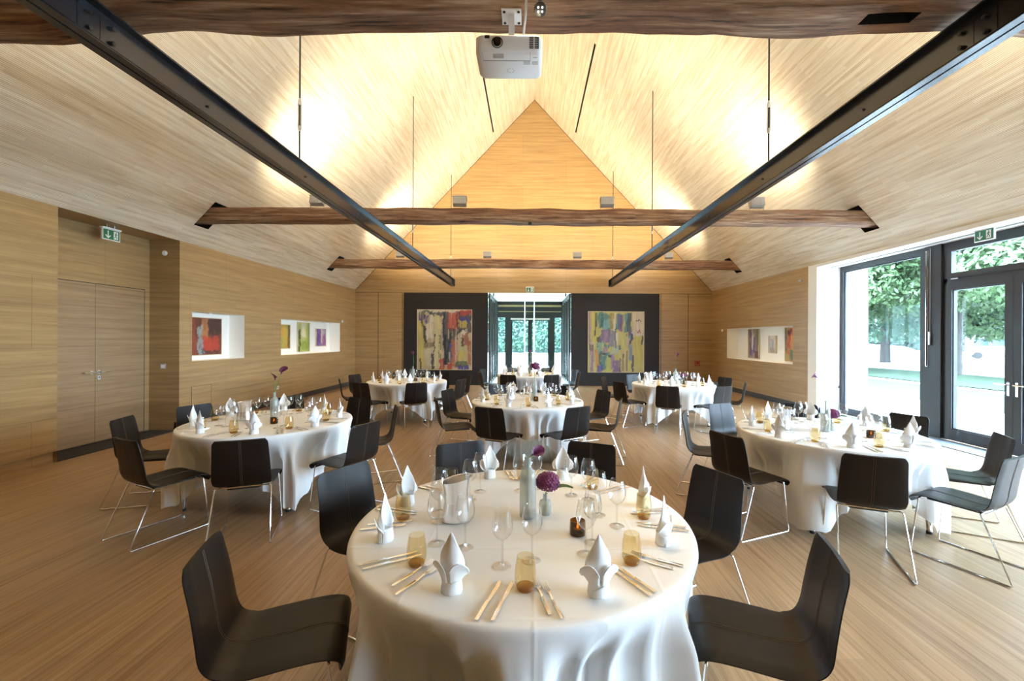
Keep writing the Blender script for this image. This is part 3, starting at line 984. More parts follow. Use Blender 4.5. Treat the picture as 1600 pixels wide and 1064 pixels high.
fitting('wall_socket', 'power socket low on the left wall behind the near left table', 'socket', f_socket, (XL + .002, 10.4, 0.42), R(90))
def f_hatch(e):
    b = MB()
    b.box(-.24, .24, -.003, 0, .236, .24); b.box(-.24, -.236, -.003, 0, -.3, .24); b.box(.236, .24, -.003, 0, -.3, .24)
    b.build('hatch_joint', M['void'], e)
    b = MB(); b.box(-.235, .235, -.002, 0, -.3, .235); b.build('hatch_panel', M['wall'], e)
fitting('access_hatch', 'flush wooden access hatch low in the left wall beside the red picture niche', 'hatch', f_hatch, (XL + .002, 8.0, 0.50), R(90))
def f_red(e):
    b = MB(); b.box(-.10, .10, -.006, 0, -.09, .09); b.build('sign_plate', M['red'], e)
    b = MB()
    for p in ((-.085, -.015, .06, .075), (-.085, -.07, -.07, .06), (-.04, -.02, -.07, .03), (.01, .08, .055, .07), (.065, .08, -.02, .055), (.01, .08, -.035, -.02), (.01, .025, -.075, -.035), (.01, .08, -.075, -.06)):
        x0, x1, z0, z1 = p; b.box(min(x0, x1), max(x0, x1), -.008, -.005, z0, z1)
    b.build('sign_symbol', M['wall'], e)
fitting('fire_sign', 'small red fire equipment sign on the far wall at right', 'sign', f_red, (5.88, YB - .002, 0.80))
# ------------------------------------------------------------------ paintings
def canvas(name, loc, rz, w, h, cols, strokes, label, seed, fw=0.012, frame=None, nx=70, ny=80, depth=0.03):
    """strokes: (x0, x1, y0, y1, colour, wobble) in 0..1, y up; painted one over the other"""
    e = empty(name, loc, rz); tag(e, label, 'painting')
    b = MB(); b.cols = []
    rows = []
    for j in range(ny + 1):
        rows.append([(-w / 2 + w * i / nx, -depth - .001, -h / 2 + h * j / ny) for i in range(nx + 1)])
    b.grid(rows, smooth=False)
    rnd = random.Random(seed)
    st = [(*s, rnd.random() * 50) for s in strokes]
    for j in range(ny + 1):
        for i in range(nx + 1):
            u = i / nx; v = j / ny
            nn = noise.noise((u * 3, v * 2.2, seed))
            c = Vector(cols[0]).lerp(Vector(cols[1]), min(1, max(0, 0.5 + nn)))
            for x0, x1, y0, y1, col, wb, sd in st:
                du = noise.noise((v * 7, sd, 1.3)) * wb + noise.noise((v * 25, sd, 4)) * wb * .4
                dv = noise.noise((u * 9, sd, 7.1)) * wb * 1.5 + noise.noise((u * 40, sd, 2)) * wb * .9
                if x0 < u + du < x1 and y0 < v + dv < y1:
                    a = 0.86 + 0.14 * noise.noise((u * 60, v * 5, sd))
                    drag = noise.noise((u * 45, v * 4, sd + 5))
                    if drag < -0.42: a = 0.25
                    c = c.lerp(Vector(col), a)
            k = 1 + 0.22 * noise.noise((u * 30, v * 5, seed + 3)); 
            b.cols.append(c * k * 0.72)
    b.build('painted_canvas', M['paint'], e)
    b = MB(); fr = frame or M['framepale']
    b.box(-w / 2, w / 2, -depth, -0.001, -h / 2, h / 2)
    for x0, x1, z0, z1 in ((-w / 2 - fw, -w / 2, -h / 2 - fw, h / 2 + fw), (w / 2, w / 2 + fw, -h / 2 - fw, h / 2 + fw), (-w / 2, w / 2, h / 2, h / 2 + fw), (-w / 2, w / 2, -h / 2 - fw, -h / 2)):
        b.box(x0, x1, -depth - .008, -.001, z0, z1)
    b.build('picture_frame', fr, e)
    return e
M['framepale'] = plain('pale_wood_frame', (0.62, 0.52, 0.36), 0.5)
CR = (0.60, 0.50, 0.34); YL = (0.58, 0.46, 0.12); BK = (0.02, 0.02, 0.03); RD = (0.50, 0.06, 0.045); BL = (0.07, 0.06, 0.30)
NV = (0.035, 0.05, 0.085); TL = (0.04, 0.20, 0.19); PU = (0.16, 0.09, 0.25); OR = (0.62, 0.25, 0.05); GN = (0.10, 0.14, 0.06); LT = (0.72, 0.66, 0.52); MV = (0.34, 0.20, 0.30); PK = (0.62, 0.42, 0.36)
canvas('painting', (-3.02, YB - .032, 1.595), 0, 1.90, 2.10, [CR, (0.50, 0.40, 0.22)], [
    (0.0, 1.0, .93, 1.0, LT, .02), (.03, .22, .93, .98, GN, .03), (.2, .50, .90, .97, NV, .03),
    (.02, .12, .05, .80, YL, .03), (.02, .08, .82, .92, BL, .01), (.08, .12, .70, .93, BK, .02), (.12, .21, .78, .91, BL, .02), (.22, .30, .80, .92, LT, .01),
    (.14, .30, .52, .78, LT, .04), (.12, .17, .45, .75, BK, .03), (.13, .30, .36, .44, (0.22, .17, .11), .03), (.14, .29, .05, .34, CR, .03), (.26, .31, .02, .28, BK, .02), (.05, .08, .0, .2, BK, .02),
    (.31, .43, .04, .92, (0.66, .58, .30), .03), (.40, .44, .2, .6, GN, .03), (.44, .50, .30, .85, (0.42, .33, .27), .03), (.40, .50, .0, .20, RD, .05),
    (.48, .57, .08, .97, NV, .02), (.50, .54, .10, .60, BK, .03), (.56, .78, .66, .97, RD, .03), (.57, .70, .28, .68, (0.05, .07, .07), .02), (.60, .66, .1, .45, BL, .03),
    (.62, .74, .05, .50, (0.45, .15, .06), .04), (.70, .73, .0, .70, PK, .01), (.56, .66, .0, .12, RD, .03),
    (.74, 1.0, .60, .97, NV, .05), (.78, 1.0, .90, .99, RD, .03), (.78, .97, .80, .87, BL, .02), (.76, .92, .70, .82, YL, .03), (.80, .90, .55, .68, LT, .04), (.86, .97, .38, .60, (.35, .12, .07), .05),
    (.78, .95, .28, .40, (.50, .46, .25), .02), (.76, .90, .14, .30, YL, .03), (.72, .95, .04, .14, GN, .03), (.74, .94, .0, .07, BL, .02), (.93, 1.0, .1, .5, (.40, .12, .06), .03), (.47, .50, .35, .95, BK, .03), (.72, .74, .5, .95, BK, .02), (.30, .32, .30, .60, BK, .03), (.60, .63, .45, .62, BK, .03), (.82, .86, .40, .55, BK, .03), (.76, .92, .645, .66, BK, .02), (.55, .58, .12, .5, (.02, .06, .05), .02)],
    'large abstract painting with cream, black and red streaks, left of the glass entrance', 5)
canvas('painting', (3.00, YB - .032, 1.545), 0, 1.95, 2.12, [YL, (0.56, 0.50, 0.16)], [
    (0, .04, .45, 1, MV, .01), (.03, .10, .05, .50, PK, .02), (.10, .16, .5, .99, (.62, .50, .05), .02), (.13, .17, .75, .98, GN, .01),
    (.04, .11, .38, .48, BK, .03), (.04, .09, .0, .42, MV, .02), (.12, .20, .10, .40, OR, .04),
    (.18, .42, .70, .97, TL, .04), (.26, .40, .72, .88, (.20, .42, .40), .03), (.38, .48, .72, .97, (.35, .24, .05), .02), (.46, .50, .68, .97, LT, .01),
    (.50, .62, .70, .97, TL, .02), (.54, .64, .68, .95, PU, .03), (.62, .66, .6, .97, YL, .01), (.65, .74, .66, .97, TL, .02), (.70, .78, .60, .98, NV, .03), (.74, .83, .55, .70, PU, .03),
    (.16, .22, .42, .60, BK, .03), (.22, .38, .48, .70, PU, .02), (.28, .37, .50, .68, MV, .01), (.38, .50, .40, .68, (.20, .19, .28), .02), (.28, .38, .40, .47, TL, .02), (.49, .53, .42, .66, LT, .01),
    (.26, .34, .30, .42, MV, .03), (.52, .58, .38, .45, (.01, .10, .08), .02), (.16, .26, .30, .50, (.22, .38, .28), .03), (.42, .56, .28, .40, (.40, .50, .34), .04),
    (.24, .36, .28, .32, BK, .02), (.22, .38, .06, .30, TL, .04), (.34, .40, .0, .28, (.55, .55, .10), .02), (.16, .26, .0, .12, BL, .03), (.40, .48, .05, .30, MV, .03), (.44, .58, .0, .20, PU, .03), (.56, .60, .0, .22, NV, .02),
    (.58, .72, .0, .38, (.62, .46, .18), .02), (.68, .71, .02, .36, BK, .015), (.73, .79, .20, .62, (.16, .24, .30), .02), (.79, .82, .0, .28, BK, .02),
    (.80, 1.0, .60, 1.0, (.70, .58, .46), .03), (.84, .98, .10, .60, (.60, .50, .10), .04), (.86, .95, .84, .86, BK, .02), (.95, .98, .45, .60, BK, .02), (.88, .94, .64, .68, (.35, .1, .04), .04), (.69, .74, .48, .58, PK, .03), (.12, .14, .60, .98, BK, .015), (.22, .27, .74, .95, (.01, .09, .08), .03), (.49, .505, .40, .75, BK, .015), (.58, .60, .72, .95, NV, .02), (.76, .80, .48, .66, BK, .03), (.20, .24, .12, .34, (.02, .12, .10), .02), (.36, .42, .26, .30, BK, .02), (.62, .64, .02, .30, (.06, .05, .02), .015)],
    'large abstract painting in yellow, teal and purple, right of the glass entrance', 17)
XN = XL - 0.33 + .002
canvas('painting', (XN, 8.44, 1.66), R(90), 0.94, 0.73, [(.30, .07, .03), (.13, .04, .02)], [
    (0, .28, 0, 1, (.33, .07, .03), .05), (.33, .50, 0, .8, (.30, .36, .38), .05), (.44, .62, .4, 1, (.42, .18, .06), .05), (.62, 1, .55, 1, (.06, .015, .01), .05), (.46, .92, .10, .48, (.60, .05, .02), .05), (.50, .9, .04, .12, (.10, .02, .02), .04), (.42, .48, .05, .2, BK, .03)],
    'red and dark abstract picture in the nearer niche of the left wall', 31, nx=40, ny=40)
canvas('painting', (XN, 11.18, 1.67), R(90), 0.56, 0.62, [(.62, .50, .16), (.60, .35, .08)], [(0, .4, 0, .5, (.40, .45, .08), .05), (.45, .75, 0, 1, (.60, .42, .06), .05), (.8, 1, 0, 1, (.18, .12, .04), .03), (.75, .82, .5, 1, (.35, .45, .4), .02)],
    'yellow abstract picture, nearest of three in the farther left niche', 37, nx=30, ny=30)
canvas('painting', (XN, 12.16, 1.66), R(90), 0.62, 0.82, [(.50, .56, .12), (.60, .62, .25)], [(.05, .25, .2, .75, (.04, .07, .03), .06), (.3, .7, .5, 1, LT, .06), (.3, .9, .05, .35, (.30, .42, .03), .06), (.85, 1, 0, 1, (.30, .35, .15), .02), (0, .2, 0, .2, (.06, .1, .03), .05)],
    'tall lime green abstract picture, middle of three in the farther left niche', 41, nx=30, ny=36)
canvas('painting', (XN, 13.16, 1.65), R(90), 0.60, 0.52, [(.66, .60, .62), (.40, .22, .45)], [(0, .5, 0, 1, (.18, .07, .32), .1), (.1, .3, .2, .8, (.12, .05, .28), .1), (.6, .95, 0, .7, (.35, .10, .32), .1), (.5, .62, .2, 1, LT, .05)],
    'small violet abstract picture, farthest of three in the left niche', 43, nx=28, ny=28)
XM = XR + 0.33 - .002
canvas('painting', (XM, 12.75, 1.53), R(-90), 0.60, 0.86, [(.55, .48, .38), (.30, .22, .30)], [(.15, .35, .1, .9, (.14, .10, .35), .06), (.5, .65, .2, .75, (.08, .06, .32), .05), (.7, 1, .4, 1, (.30, .28, .12), .06), (.35, .48, .3, 1, LT, .05), (.6, .95, 0, .25, (.16, .08, .07), .05), (0, .12, 0, 1, (.5, .36, .15), .04)],
    'tall blue and violet streaked picture in the right wall niche', 53, nx=30, ny=40)
canvas('painting', (XM, 11.76, 1.52), R(-90), 0.34, 0.46, [(.68, .66, .60), (.60, .60, .60)], [(.2, .8, 0, .3, (.42, .38, .32), .08), (.4, .7, .3, .8, (.40, .50, .62), .06), (.3, .45, .7, .85, (.55, .30, .10), .04)],
    'small pale framed picture, middle one in the right wall niche', 59, nx=20, ny=24)
canvas('painting', (XM, 10.85, 1.53), R(-90), 0.62, 0.86, [(.60, .16, .05), (.62, .40, .10)], [(0, .12, .3, 1, (.10, .08, .08), .04), (.15, .5, .4, .95, (.52, .05, .04), .06), (.4, .7, .35, .8, (.70, .32, .04), .08), (.35, .6, .05, .38, (.06, .22, .12), .05), (.6, .95, .4, 1, LT, .08), (.2, .45, .8, .95, BK, .05), (0, .3, 0, .2, YL, .05)],
    'red and orange abstract picture, nearest the window in the right niche', 61, nx=30, ny=40)
# small spotlights sunk in the tops of the niches
def niche_lamp(x, y, z, label):
    e = empty('niche_downlight', (x, y, z)); tag(e, label, 'downlight', 'downlights in the picture niches')
    b = MB(); b.lathe([(.045, -.001), (.045, -.010), (.034, -.012), (.030, -.002)], 20); b.build('downlight_ring', M['steelbrush'], e)
    b = MB(); b.disc((0, 0, -.003), .030, 16); b.build('downlight_lens', M['lens'], e)
    ld = bpy.data.lights.new('niche_light', 'SPOT'); ld.energy = 13; ld.color = (1, .83, .58); ld.spot_size = R(95); ld.spot_blend = .6; ld.shadow_soft_size = .03
    lo = bpy.data.objects.new('niche_light', ld); COL.objects.link(lo); lo.parent = e; lo.location = (0, 0, -.02)
    lo.rotation_euler = (0, R(-18 if x > 0 else 18) * -1, 0)
for y, l in ((8.45, 'downlight over the red picture in the nearer left niche'), (11.2, 'downlight over the yellow picture in the farther left niche'),
             (12.15, 'downlight over the lime green picture in the farther left niche'), (13.15, 'downlight over the violet picture in the left niche')):
    niche_lamp(XL - .20, y, NZ[1], l)
for y, l in ((12.75, 'downlight over the violet streaked picture in the right niche'), (11.75, 'downlight over the small framed picture in the right niche'), (10.85, 'downlight over the red picture in the right niche')):
    niche_lamp(XR + .20, y, RN[3], l)

# ------------------------------------------------------------------ round tables and their cloths
TABLES = [  # x, y, words for labels
    (-0.03, 2.12, 'nearest table'),
    (-2.79, 4.58, 'left table by the double door'),
    (2.92, 4.18, 'right table by the garden door'),
    (-0.04, 6.22, 'middle table'),
    (-2.57, 8.90, 'back left table'),
    (2.88, 8.60, 'back right table'),
    (-0.02, 10.75, 'farthest table'),
]
TR = 0.80; TZ = 0.752
table0 = empty('round_table', (0, 0, 0))
b = MB(); b.lathe([(.0008, .718), (TR - .02, .718), (TR - .006, .724), (TR - .004, .738), (TR - .012, .744), (.0008, .744)], 48); b.build('table_top', M['plastic'], table0)
for sx in (-1, 1):
    for sy in (-1, 1):
        b = MB(); b.tube([(sx * .47, sy * .50, .718), (sx * .50, sy * .54, .02)], .021, 14)
        l = b.build('table_leg', M['chrome'], table0)
        b = MB(); b.lathe([(.0008, 0), (.023, 0), (.023, .022), (.0008, .022)], 12, c=(sx * .50, sy * .54, 0)); b.build('foot_cap', M['black'], l)

def cloth(seed, nth=240):
    rnd = random.Random(seed)
    ph = [rnd.random() * 6.28 for _ in range(6)]
    hang_r = [0.02, 0.05, 0.09, 0.14, 0.19, 0.24, 0.30, 0.36, 0.43, 0.50, 0.57, 0.64, 0.70, 0.76, 0.83, 0.90, 1.0]
    rows = []
    for q in (0.001, .2, .45, .7, .85, .93, .97, .99):
        rows.append([(q * TR * math.cos(2 * PI * k / nth), q * TR * math.sin(2 * PI * k / nth), TZ) for k in range(nth + 1)])
    Ls = []
    for k in range(nth + 1):
        a = 2 * PI * k / nth
        L = 1.19 / max(abs(math.cos(a)), abs(math.sin(a)))
        Ls.append(min(L, 1.50) - TR)
    rows.append([((TR + .004) * math.cos(2 * PI * k / nth), (TR + .004) * math.sin(2 * PI * k / nth), TZ - .004) for k in range(nth + 1)])
    rows.append([((TR + .009) * math.cos(2 * PI * k / nth), (TR + .009) * math.sin(2 * PI * k / nth), TZ - .015) for k in range(nth + 1)])
    for h in hang_r:
        row = []
        for k in range(nth + 1):
            a = 2 * PI * k / nth
            t = Ls[k] * h
            corner = abs(math.sin(2 * a)) ** 2.0
            s8 = 1 - (abs(math.sin(4 * a + 0.16 * math.sin(3 * a + ph[0]))) ** 2 + .0025) ** .5
            s8 = max(0, s8)
            f2 = math.sin(17 * a + ph[1] + .8 * math.sin(2 * a + ph[2]))
            f3 = math.sin(31 * a + ph[3])
            g = min(1, t / .26); g = g * g * (3 - 2 * g)
            amp = -0.115 * (1 - s8) + 0.020 * s8 + 0.030 * (1 - 2 * abs(f2)) * (.35 + .65 * (1 - s8)) + 0.006 * f3
            cn = abs(math.sin(2 * a)) ** 6
            amp += cn * (0.055 + 0.03 * math.cos(24 * a + ph[5])) * min(1, t / .45)
            r = TR + .011 + g * amp
            z = TZ - .02 - t * (0.985 - .035 * abs(f2))
            f1 = s8; corner = cn
            a2 = a + 0.05 * g * math.sin(8 * a + ph[2]) * (0.4 + corner)
            row.append((r * math.cos(a2), r * math.sin(a2), max(z, .012 + .01 * f1)))
        rows.append(row)
    b = MB(); b.grid(rows)
    return b

# ------------------------------------------------------------------ chairs
def make_chair():
    root = empty('chair', (0, 0, 0))
    P = catmull([(0, .226, .392), (0, .234, .418), (0, .216, .440), (0, .16, .452), (0, .05, .448), (0, -.06, .441), (0, -.14, .441), (0, -.195, .462), (0, -.226, .515), (0, -.240, .60), (0, -.256, .70), (0, -.276, .795), (0, -.284, .835)], 4)
    L = [0]
    for i in range(1, len(P)): L.append(L[-1] + (P[i] - P[i - 1]).length)
    tot = L[-1]
    T = .009
    nv = 12
    def half(s):   # half width along the profile
        q = s / tot
        w = .215
        if q < .06: w = .215 - .018 * (1 - q / .06) ** 2
        if q > .45: w = .215 - .026 * (q - .45) / .55
        if .40 < q < .62: w -= .010 * math.sin(PI * (q - .40) / .22)
        if q > .955: w -= .018 * ((q - .955) / .045) ** 2
        return w
    top = []; bot = []
    for i, p in enumerate(P):
        t = (P[min(i + 1, len(P) - 1)] - P[max(i - 1, 0)]).normalized()
        n = Vector((0, t.z, -t.y))       # towards the sitter / upwards
        if n.z < 0 and i < 20: n = -n
        n = Vector((0, -t.z, t.y)) if Vector((0, -t.z, t.y)).dot(Vector((0, .5, 1))) > 0 else Vector((0, t.z, -t.y))
        w = half(L[i]); q = L[i] / tot
        ra, rb = [], []
        for j in range(nv + 1):
            u = -1 + 2 * j / nv
            dish = (.010 if q > .5 else .005) * (u * u) * min(1, q * 4)
            th = T * (1 - .75 * max(0, abs(u) - .86) / .14)
            base = p + n * (dish) + Vector((u * w, 0, 0))
            ra.append(base + n * th); rb.append(base - n * th)
        top.append(ra); bot.append(rb)
    b = MB()
    b.grid(top); b.grid([r[::-1] for r in bot])
    for side in (0, nv):
        rr = [[a[side], c[side]] for a, c in zip(top, bot)]
        b.grid(rr if side else [x[::-1] for x in rr])
    b.grid([[a, c] for a, c in zip(top[-1], bot[-1])]); b.grid([[c, a] for a, c in zip(top[0], bot[0])])
    sh = b.build('seat_shell', M['leather'], root, angle=50)
    b = MB()
    mid = nv // 2
    for x in (-.006, .006):
        for S, sg in ((top, 1), (bot, -1)):
            pts = []
            for i in range(len(P)):
                q = Vector(S[i][mid]); o = (Vector(top[i][mid]) - Vector(bot[i][mid])).normalized() * .0006 * sg
                pts.append((x, q.y + o.y, q.z + o.z))
            b.tube(pts[2:-1], .0011, 4)
    b.build('stitching', M['stitch'], sh)
    b = MB(); b.rbox(-.12, .12, -.16, .17, .410, .434, .02, 3); b.build('under_seat_plate', M['black'], root)
    r = .0056
    for s in (-1, 1):
        b = MB()
        b.tube(fillet([(s * .150, .185, .430), (s * .192, .185, .430), (s * .212, .225, .0065), (s * .216, -.335, .0065), (s * .196, -.165, .432), (s * .150, -.165, .432)], .022, 5), r, 8)
        b.build('sled_leg', M['chrome'], root)
    b = MB(); b.tube([(-.155, -.165, .432), (.155, -.165, .432)], r, 8); b.build('crossbar', M['chrome'], root)
    b = MB(); b.tube([(-.155, .185, .430), (.155, .185, .430)], r, 8); b.build('crossbar', M['chrome'], root)
    return root

SEAT = {0: 'right side, farther back', 1: 'back right', 2: 'back left', 3: 'left side, farther back',
        4: 'left side, nearer front', 5: 'front left', 6: 'front right', 7: 'right side, nearer front'}
MIDP = {0: 'right edge', 1: 'right back', 2: 'back', 3: 'left back', 4: 'left edge', 5: 'left front', 6: 'front', 7: 'right front'}

chair0 = make_chair()
napkin0 = None
first = [True]
JIT = {(3, 6): (.0, 6, 5), (3, 5): (.0, -4, 3), (0, 3): (-.03, -2, -3), (0, 0): (-.0, 3, 0), (1, 4): (0.04, 2, -9), (1, 5): (-.02, -6, 4), (2, 6): (0.0, 4, -2), (2, 7): (-.02, -5, 0), (3, 7): (.06, 6, 0), (3, 3): (.08, 3, 0), (4, 3): (.14, 4, 0), (5, 3): (.14, -4, 0), (5, 0): (.12, 0, 0), (6, 3): (.05, 6, 0)}
for ti, (tx, ty, tn) in enumerate(TABLES):
    t = table0 if ti == 0 else copy_tree(table0)
    t.location = (tx, ty, 0)
    tag(t, 'round table with chrome legs under the cloth, %s' % {0: 'nearest to the camera', 1: 'left, by the wooden double door', 2: 'right, by the garden door', 3: 'in the middle of the hall', 4: 'back left, before the far wall', 5: 'back right, before the far wall', 6: 'farthest, before the glass entrance'}[ti], 'table', 'round banquet tables')
    c = cloth(ti * 7 + 3, 288 if ti == 0 else 200).build('tablecloth', M['cloth'], None, (tx, ty, 0), angle=80)
    tag(c, 'white linen cloth hanging in folds over the %s' % tn, 'tablecloth', 'white tablecloths')
    rnd = random.Random(ti + 50)
    for k in range(8):
        a = R(22.5 + 45 * k)
        dr, da, dt = JIT.get((ti, k), (rnd.uniform(-.015, .04), rnd.uniform(-4, 4), 0))
        rr = 1.02 + dr; a += R(dt)
        ch = chair0 if first[0] else copy_tree(chair0)
        first[0] = False
        ch.location = (tx + rr * math.cos(a), ty + rr * math.sin(a), 0)
        ch.rotation_euler = (0, 0, a + R(90 + da))
        tag(ch, 'dark leather chair, %s, %s' % (tn, SEAT[k]), 'chair', 'dark leather chairs')

# ------------------------------------------------------------------ tableware
def make_napkin():
    """linen napkin folded to a mitre: wrapped band, two turned-out lapels, one tall peak"""
    b = MB(); n = 40
    rows = []
    for z, r in ((0, .037), (.012, .038), (.045, .034), (.058, .0345)):
        rows.append([(r * math.cos(2 * PI * k / n), r * math.sin(2 * PI * k / n) * .82, z + .004 * math.sin(4 * PI * k / n) * (z > .04)) for k in range(n + 1)])
    b.grid(rows)
    rows = []                                  # overlapping diagonal wrap
    for j in range(7):
        q = j / 6
        rows.append([((.0395 - .003 * q) * math.cos(a), (.0395 - .003 * q) * math.sin(a) * .84, q * (.020 + .042 * k / 14)) for k, a in ((k, R(-150 + k * 9.5)) for k in range(15))])
    b.grid(rows)
    rows = []                                  # tall peak, leaf rolled about the upright
    for j in range(19):
        q = j / 18
        half_a = R(120) * (1 - q) ** .92 * (1 + .25 * q)
        r0 = .034 + .010 * math.sin(PI * min(1, q * 1.3)) - .006 * q
        row = []
        for k in range(13):
            u = -1 + k / 6
            a = R(-90) + u * half_a; r = r0
            zz = .052 + q * .160
            r *= 1 + .10 * (1 - abs(u)) * q
            row.append((r * math.cos(a) * (1 + .1 * u * u), r * math.sin(a) * .80 + .020 * q, zz))
        rows.append(row)
    b.grid(rows)
    for s in (-1, 1):                          # lapels curling out
        rows = []
        for j in range(11):
            q = j / 10
            row = []
            for k in range(9):
                u = k / 8
                a = R(-90 + s * (6 + u * 96))
                w = math.sin(PI * (u * .86 + .10)) ** .8
                r = .036 + q * (.012 + .034 * u ** 1.5) * (1 - .5 * max(0, u - .8) / .2)
                zz = .045 + q * (.030 + .058 * math.sin(PI * min(1, u * .9 + .12))) - .014 * q ** 3
                row.append((r * math.cos(a), r * math.sin(a) * .88, zz))
            rows.append(row)
        b.grid(rows)
    return b
nb = make_napkin()
napkin0 = nb.build('napkin', M['napkin'], None, angle=70)
sm = napkin0.modifiers.new('thickness', 'SOLIDIFY'); sm.thickness = .0022; sm.offset = 0

def glass_set():
    w = empty('wine_glass', (0, 0, 0))
    b = MB(); b.lathe([(.0125, .108), (.024, .116), (.036, .132), (.0415, .152), (.041, .172), (.036, .200), (.0315, .222)], 28); bl = b.build('glass_bowl', M['wine'], w)
    b = MB(); b.lathe([(.0318, .2215), (.0322, .2228), (.0314, .2232)], 28); b.build('glass_rim', M['wine'], bl)
    b = MB(); b.lathe([(.0125, .108), (.006, .104), (.0038, .09), (.0034, .05), (.0040, .015), (.008, .006)], 12); b.build('glass_stem', M['wine'], w)
    b = MB(); b.lathe([(.008, .006), (.022, .003), (.036, .0015), (.0365, .0004)], 28); b.build('glass_foot', M['wine'], w)
    t = empty('tumbler', (0, 0, 0))
    b = MB(); b.lathe([(.032, .012), (.0375, .030), (.0385, .050), (.037, .075), (.033, .102), (.0295, .122)], 28); b.build('glass_wall', M['amber'], t)
    b = MB(); b.lathe([(.0008, .001), (.026, .0005), (.030, .006), (.032, .012), (.030, .016), (.0008, .018)], 28); b.build('glass_base', M['amberbase'], t)
    return w, t
wine0, tumb0 = glass_set()

def make_knife():
    e = empty('table_knife', (0, 0, 0))
    b = MB(); b.rbox(-.0065, .0065, -.12, -.015, .0005, .0065, .002, 2); b.build('knife_handle', M['silver'], e)
    b = MB()
    pts = [(-.004, -.018), (.004, -.018), (.007, .0), (.0095, .04), (.010, .08), (.006, .105), (.001, .115), (-.0045, .10), (-.005, .04)]
    n = len(pts)
    b.add([(x, y, .0035) for x, y in pts] + [(x, y, .0015) for x, y in pts], [tuple(range(n)), tuple(range(n, 2 * n))[::-1]] + [(i, i + n, (i + 1) % n + n, (i + 1) % n) for i in range(n)])
    b.build('knife_blade', M['silver'], e)
    return e
def make_fork():
    e = empty('table_fork', (0, 0, 0))
    b = MB(); b.rbox(-.006, .006, -.11, -.01, .0005, .006, .002, 2); b.build('fork_handle', M['silver'], e)
    b = MB()
    rows = []
    for y, w, z in ((-.012, .004, .004), (.02, .003, .007), (.035, .006, .008), (.045, .0115, .007), (.055, .0125, .005)):
        rows.append([(-w, y, z), (0, y, z - .001), (w, y, z)])
    b.grid(rows)
    for x in (-.0105, -.0035, .0035, .0105):
        b.tube([(x, .054, .005), (x, .078, .005), (x * .95, .098, .009)], .0014, 5, radii=[.0016, .0015, .0007])
    b.build('fork_tines', M['silver'], e)
    return e
knife0 = make_knife(); fork0 = make_fork()
used = {}
def put(src, x, y, rz, label, cat, group, z=TZ + .0005):
    k = src.name
    o = copy_tree(src) if used.get(k) else src
    used[k] = True
    o.location = (x, y, z); o.rotation_euler = (0, 0, rz)
    tag(o, label, cat, group)
    return o
for ti, (tx, ty, tn) in enumerate(TABLES):
    rnd = random.Random(ti * 3 + 9)
    for k in range(8):
        a = R(22.5 + 45 * k)
        da = R(rnd.uniform(-3, 3)); rr = .665 + rnd.uniform(-.015, .015)
        if ti == 0 and k in (0, 3): da = R(-7 if k == 0 else 7)
        put(napkin0, tx + rr * math.cos(a + da), ty + rr * math.sin(a + da), a + R(90) + R(rnd.uniform(-35, 35)),
            'white peaked napkin, %s, %s' % (tn, SEAT[k]), 'napkin', 'folded napkins')
        m = R(45 * k + 1.5); rm = .595 + rnd.uniform(-.01, .01)
        put(tumb0, tx + rm * math.cos(m), ty + rm * math.sin(m), 0, 'amber tumbler, %s, %s' % (tn, MIDP[k]), 'tumbler', 'amber tumblers')
        for q, (ra, aa, wd) in enumerate(((.455, -8, 'outer'), (.40, 5, 'inner'))):
            g = R(45 * k + aa + rnd.uniform(-2, 2)); rg = ra + rnd.uniform(-.02, .02)
            put(wine0, tx + rg * math.cos(g), ty + rg * math.sin(g), 0, 'clear wine glass, %s of the pair, %s, %s' % (wd, tn, MIDP[k]), 'wine glass', 'clear wine glasses')
        if ti < 4:
            for q, (src, aa, r0, nm) in enumerate(((knife0, 13.5, .665, 'knife'), (knife0, 16.8, .66, 'knife'), (fork0, -13.0, .665, 'fork'), (fork0, -16.5, .64, 'fork'))):
                g = a + R(aa + rnd.uniform(-.6, .6)); lean = a + R((aa * .55))
                put(src, tx + r0 * math.cos(g), ty + r0 * math.sin(g), lean + R(90),
                    '%s silver %s, %s, %s' % ('inner' if q % 2 == 0 else 'outer', nm, tn, SEAT[k]), nm, 'silver cutlery', TZ + .001)

def make_carafe():
    e = empty('carafe', (0, 0, 0))
    pr = [(.0008, .0), (.056, .0), (.064, .006), (.062, .05), (.055, .10), (.059, .155), (.069, .205)]
    b = MB(); n = 36; rows = []
    for r, z in pr:
        rows.append([(r * 1.12 * math.cos(2 * PI * k / n), r * .86 * math.sin(2 * PI * k / n), z * (1 + .07 * math.cos(2 * PI * k / n) * (z > .1))) for k in range(n + 1)])
    b.grid(rows); b.build('carafe_body', M['silver'], e)
    b = MB(); rows = []
    for q, dz in ((1.0, .0), (.93, -.003), (.86, -.03), (.80, -.12)):
        rows.append([(.069 * q * 1.12 * math.cos(2 * PI * k / n), .069 * q * .86 * math.sin(2 * PI * k / n), (.205 + dz) * (1 + .07 * math.cos(2 * PI * k / n))) for k in range(n + 1)])
    b.grid(rows); b.build('carafe_mouth', M['silver'], e)
    return e
def make_candle():
    e = empty('candle_holder', (0, 0, 0))
    b = MB(); b.lathe([(.0008, .002), (.030, .0), (.036, .004), (.037, .035), (.035, .066), (.031, .066), (.030, .012), (.0008, .010)], 28); b.build('holder_glass', M['brownglass'], e)
    b = MB(); b.lathe([(.0008, .012), (.019, .012), (.019, .028), (.0008, .029)], 20); b.build('candle_wax', M['wax'], e)
    b = MB(); b.lathe([(.0005, .029), (.0045, .035), (.004, .044), (.0005, .056)], 10); b.build('candle_flame', M['flame'], e)
    return e
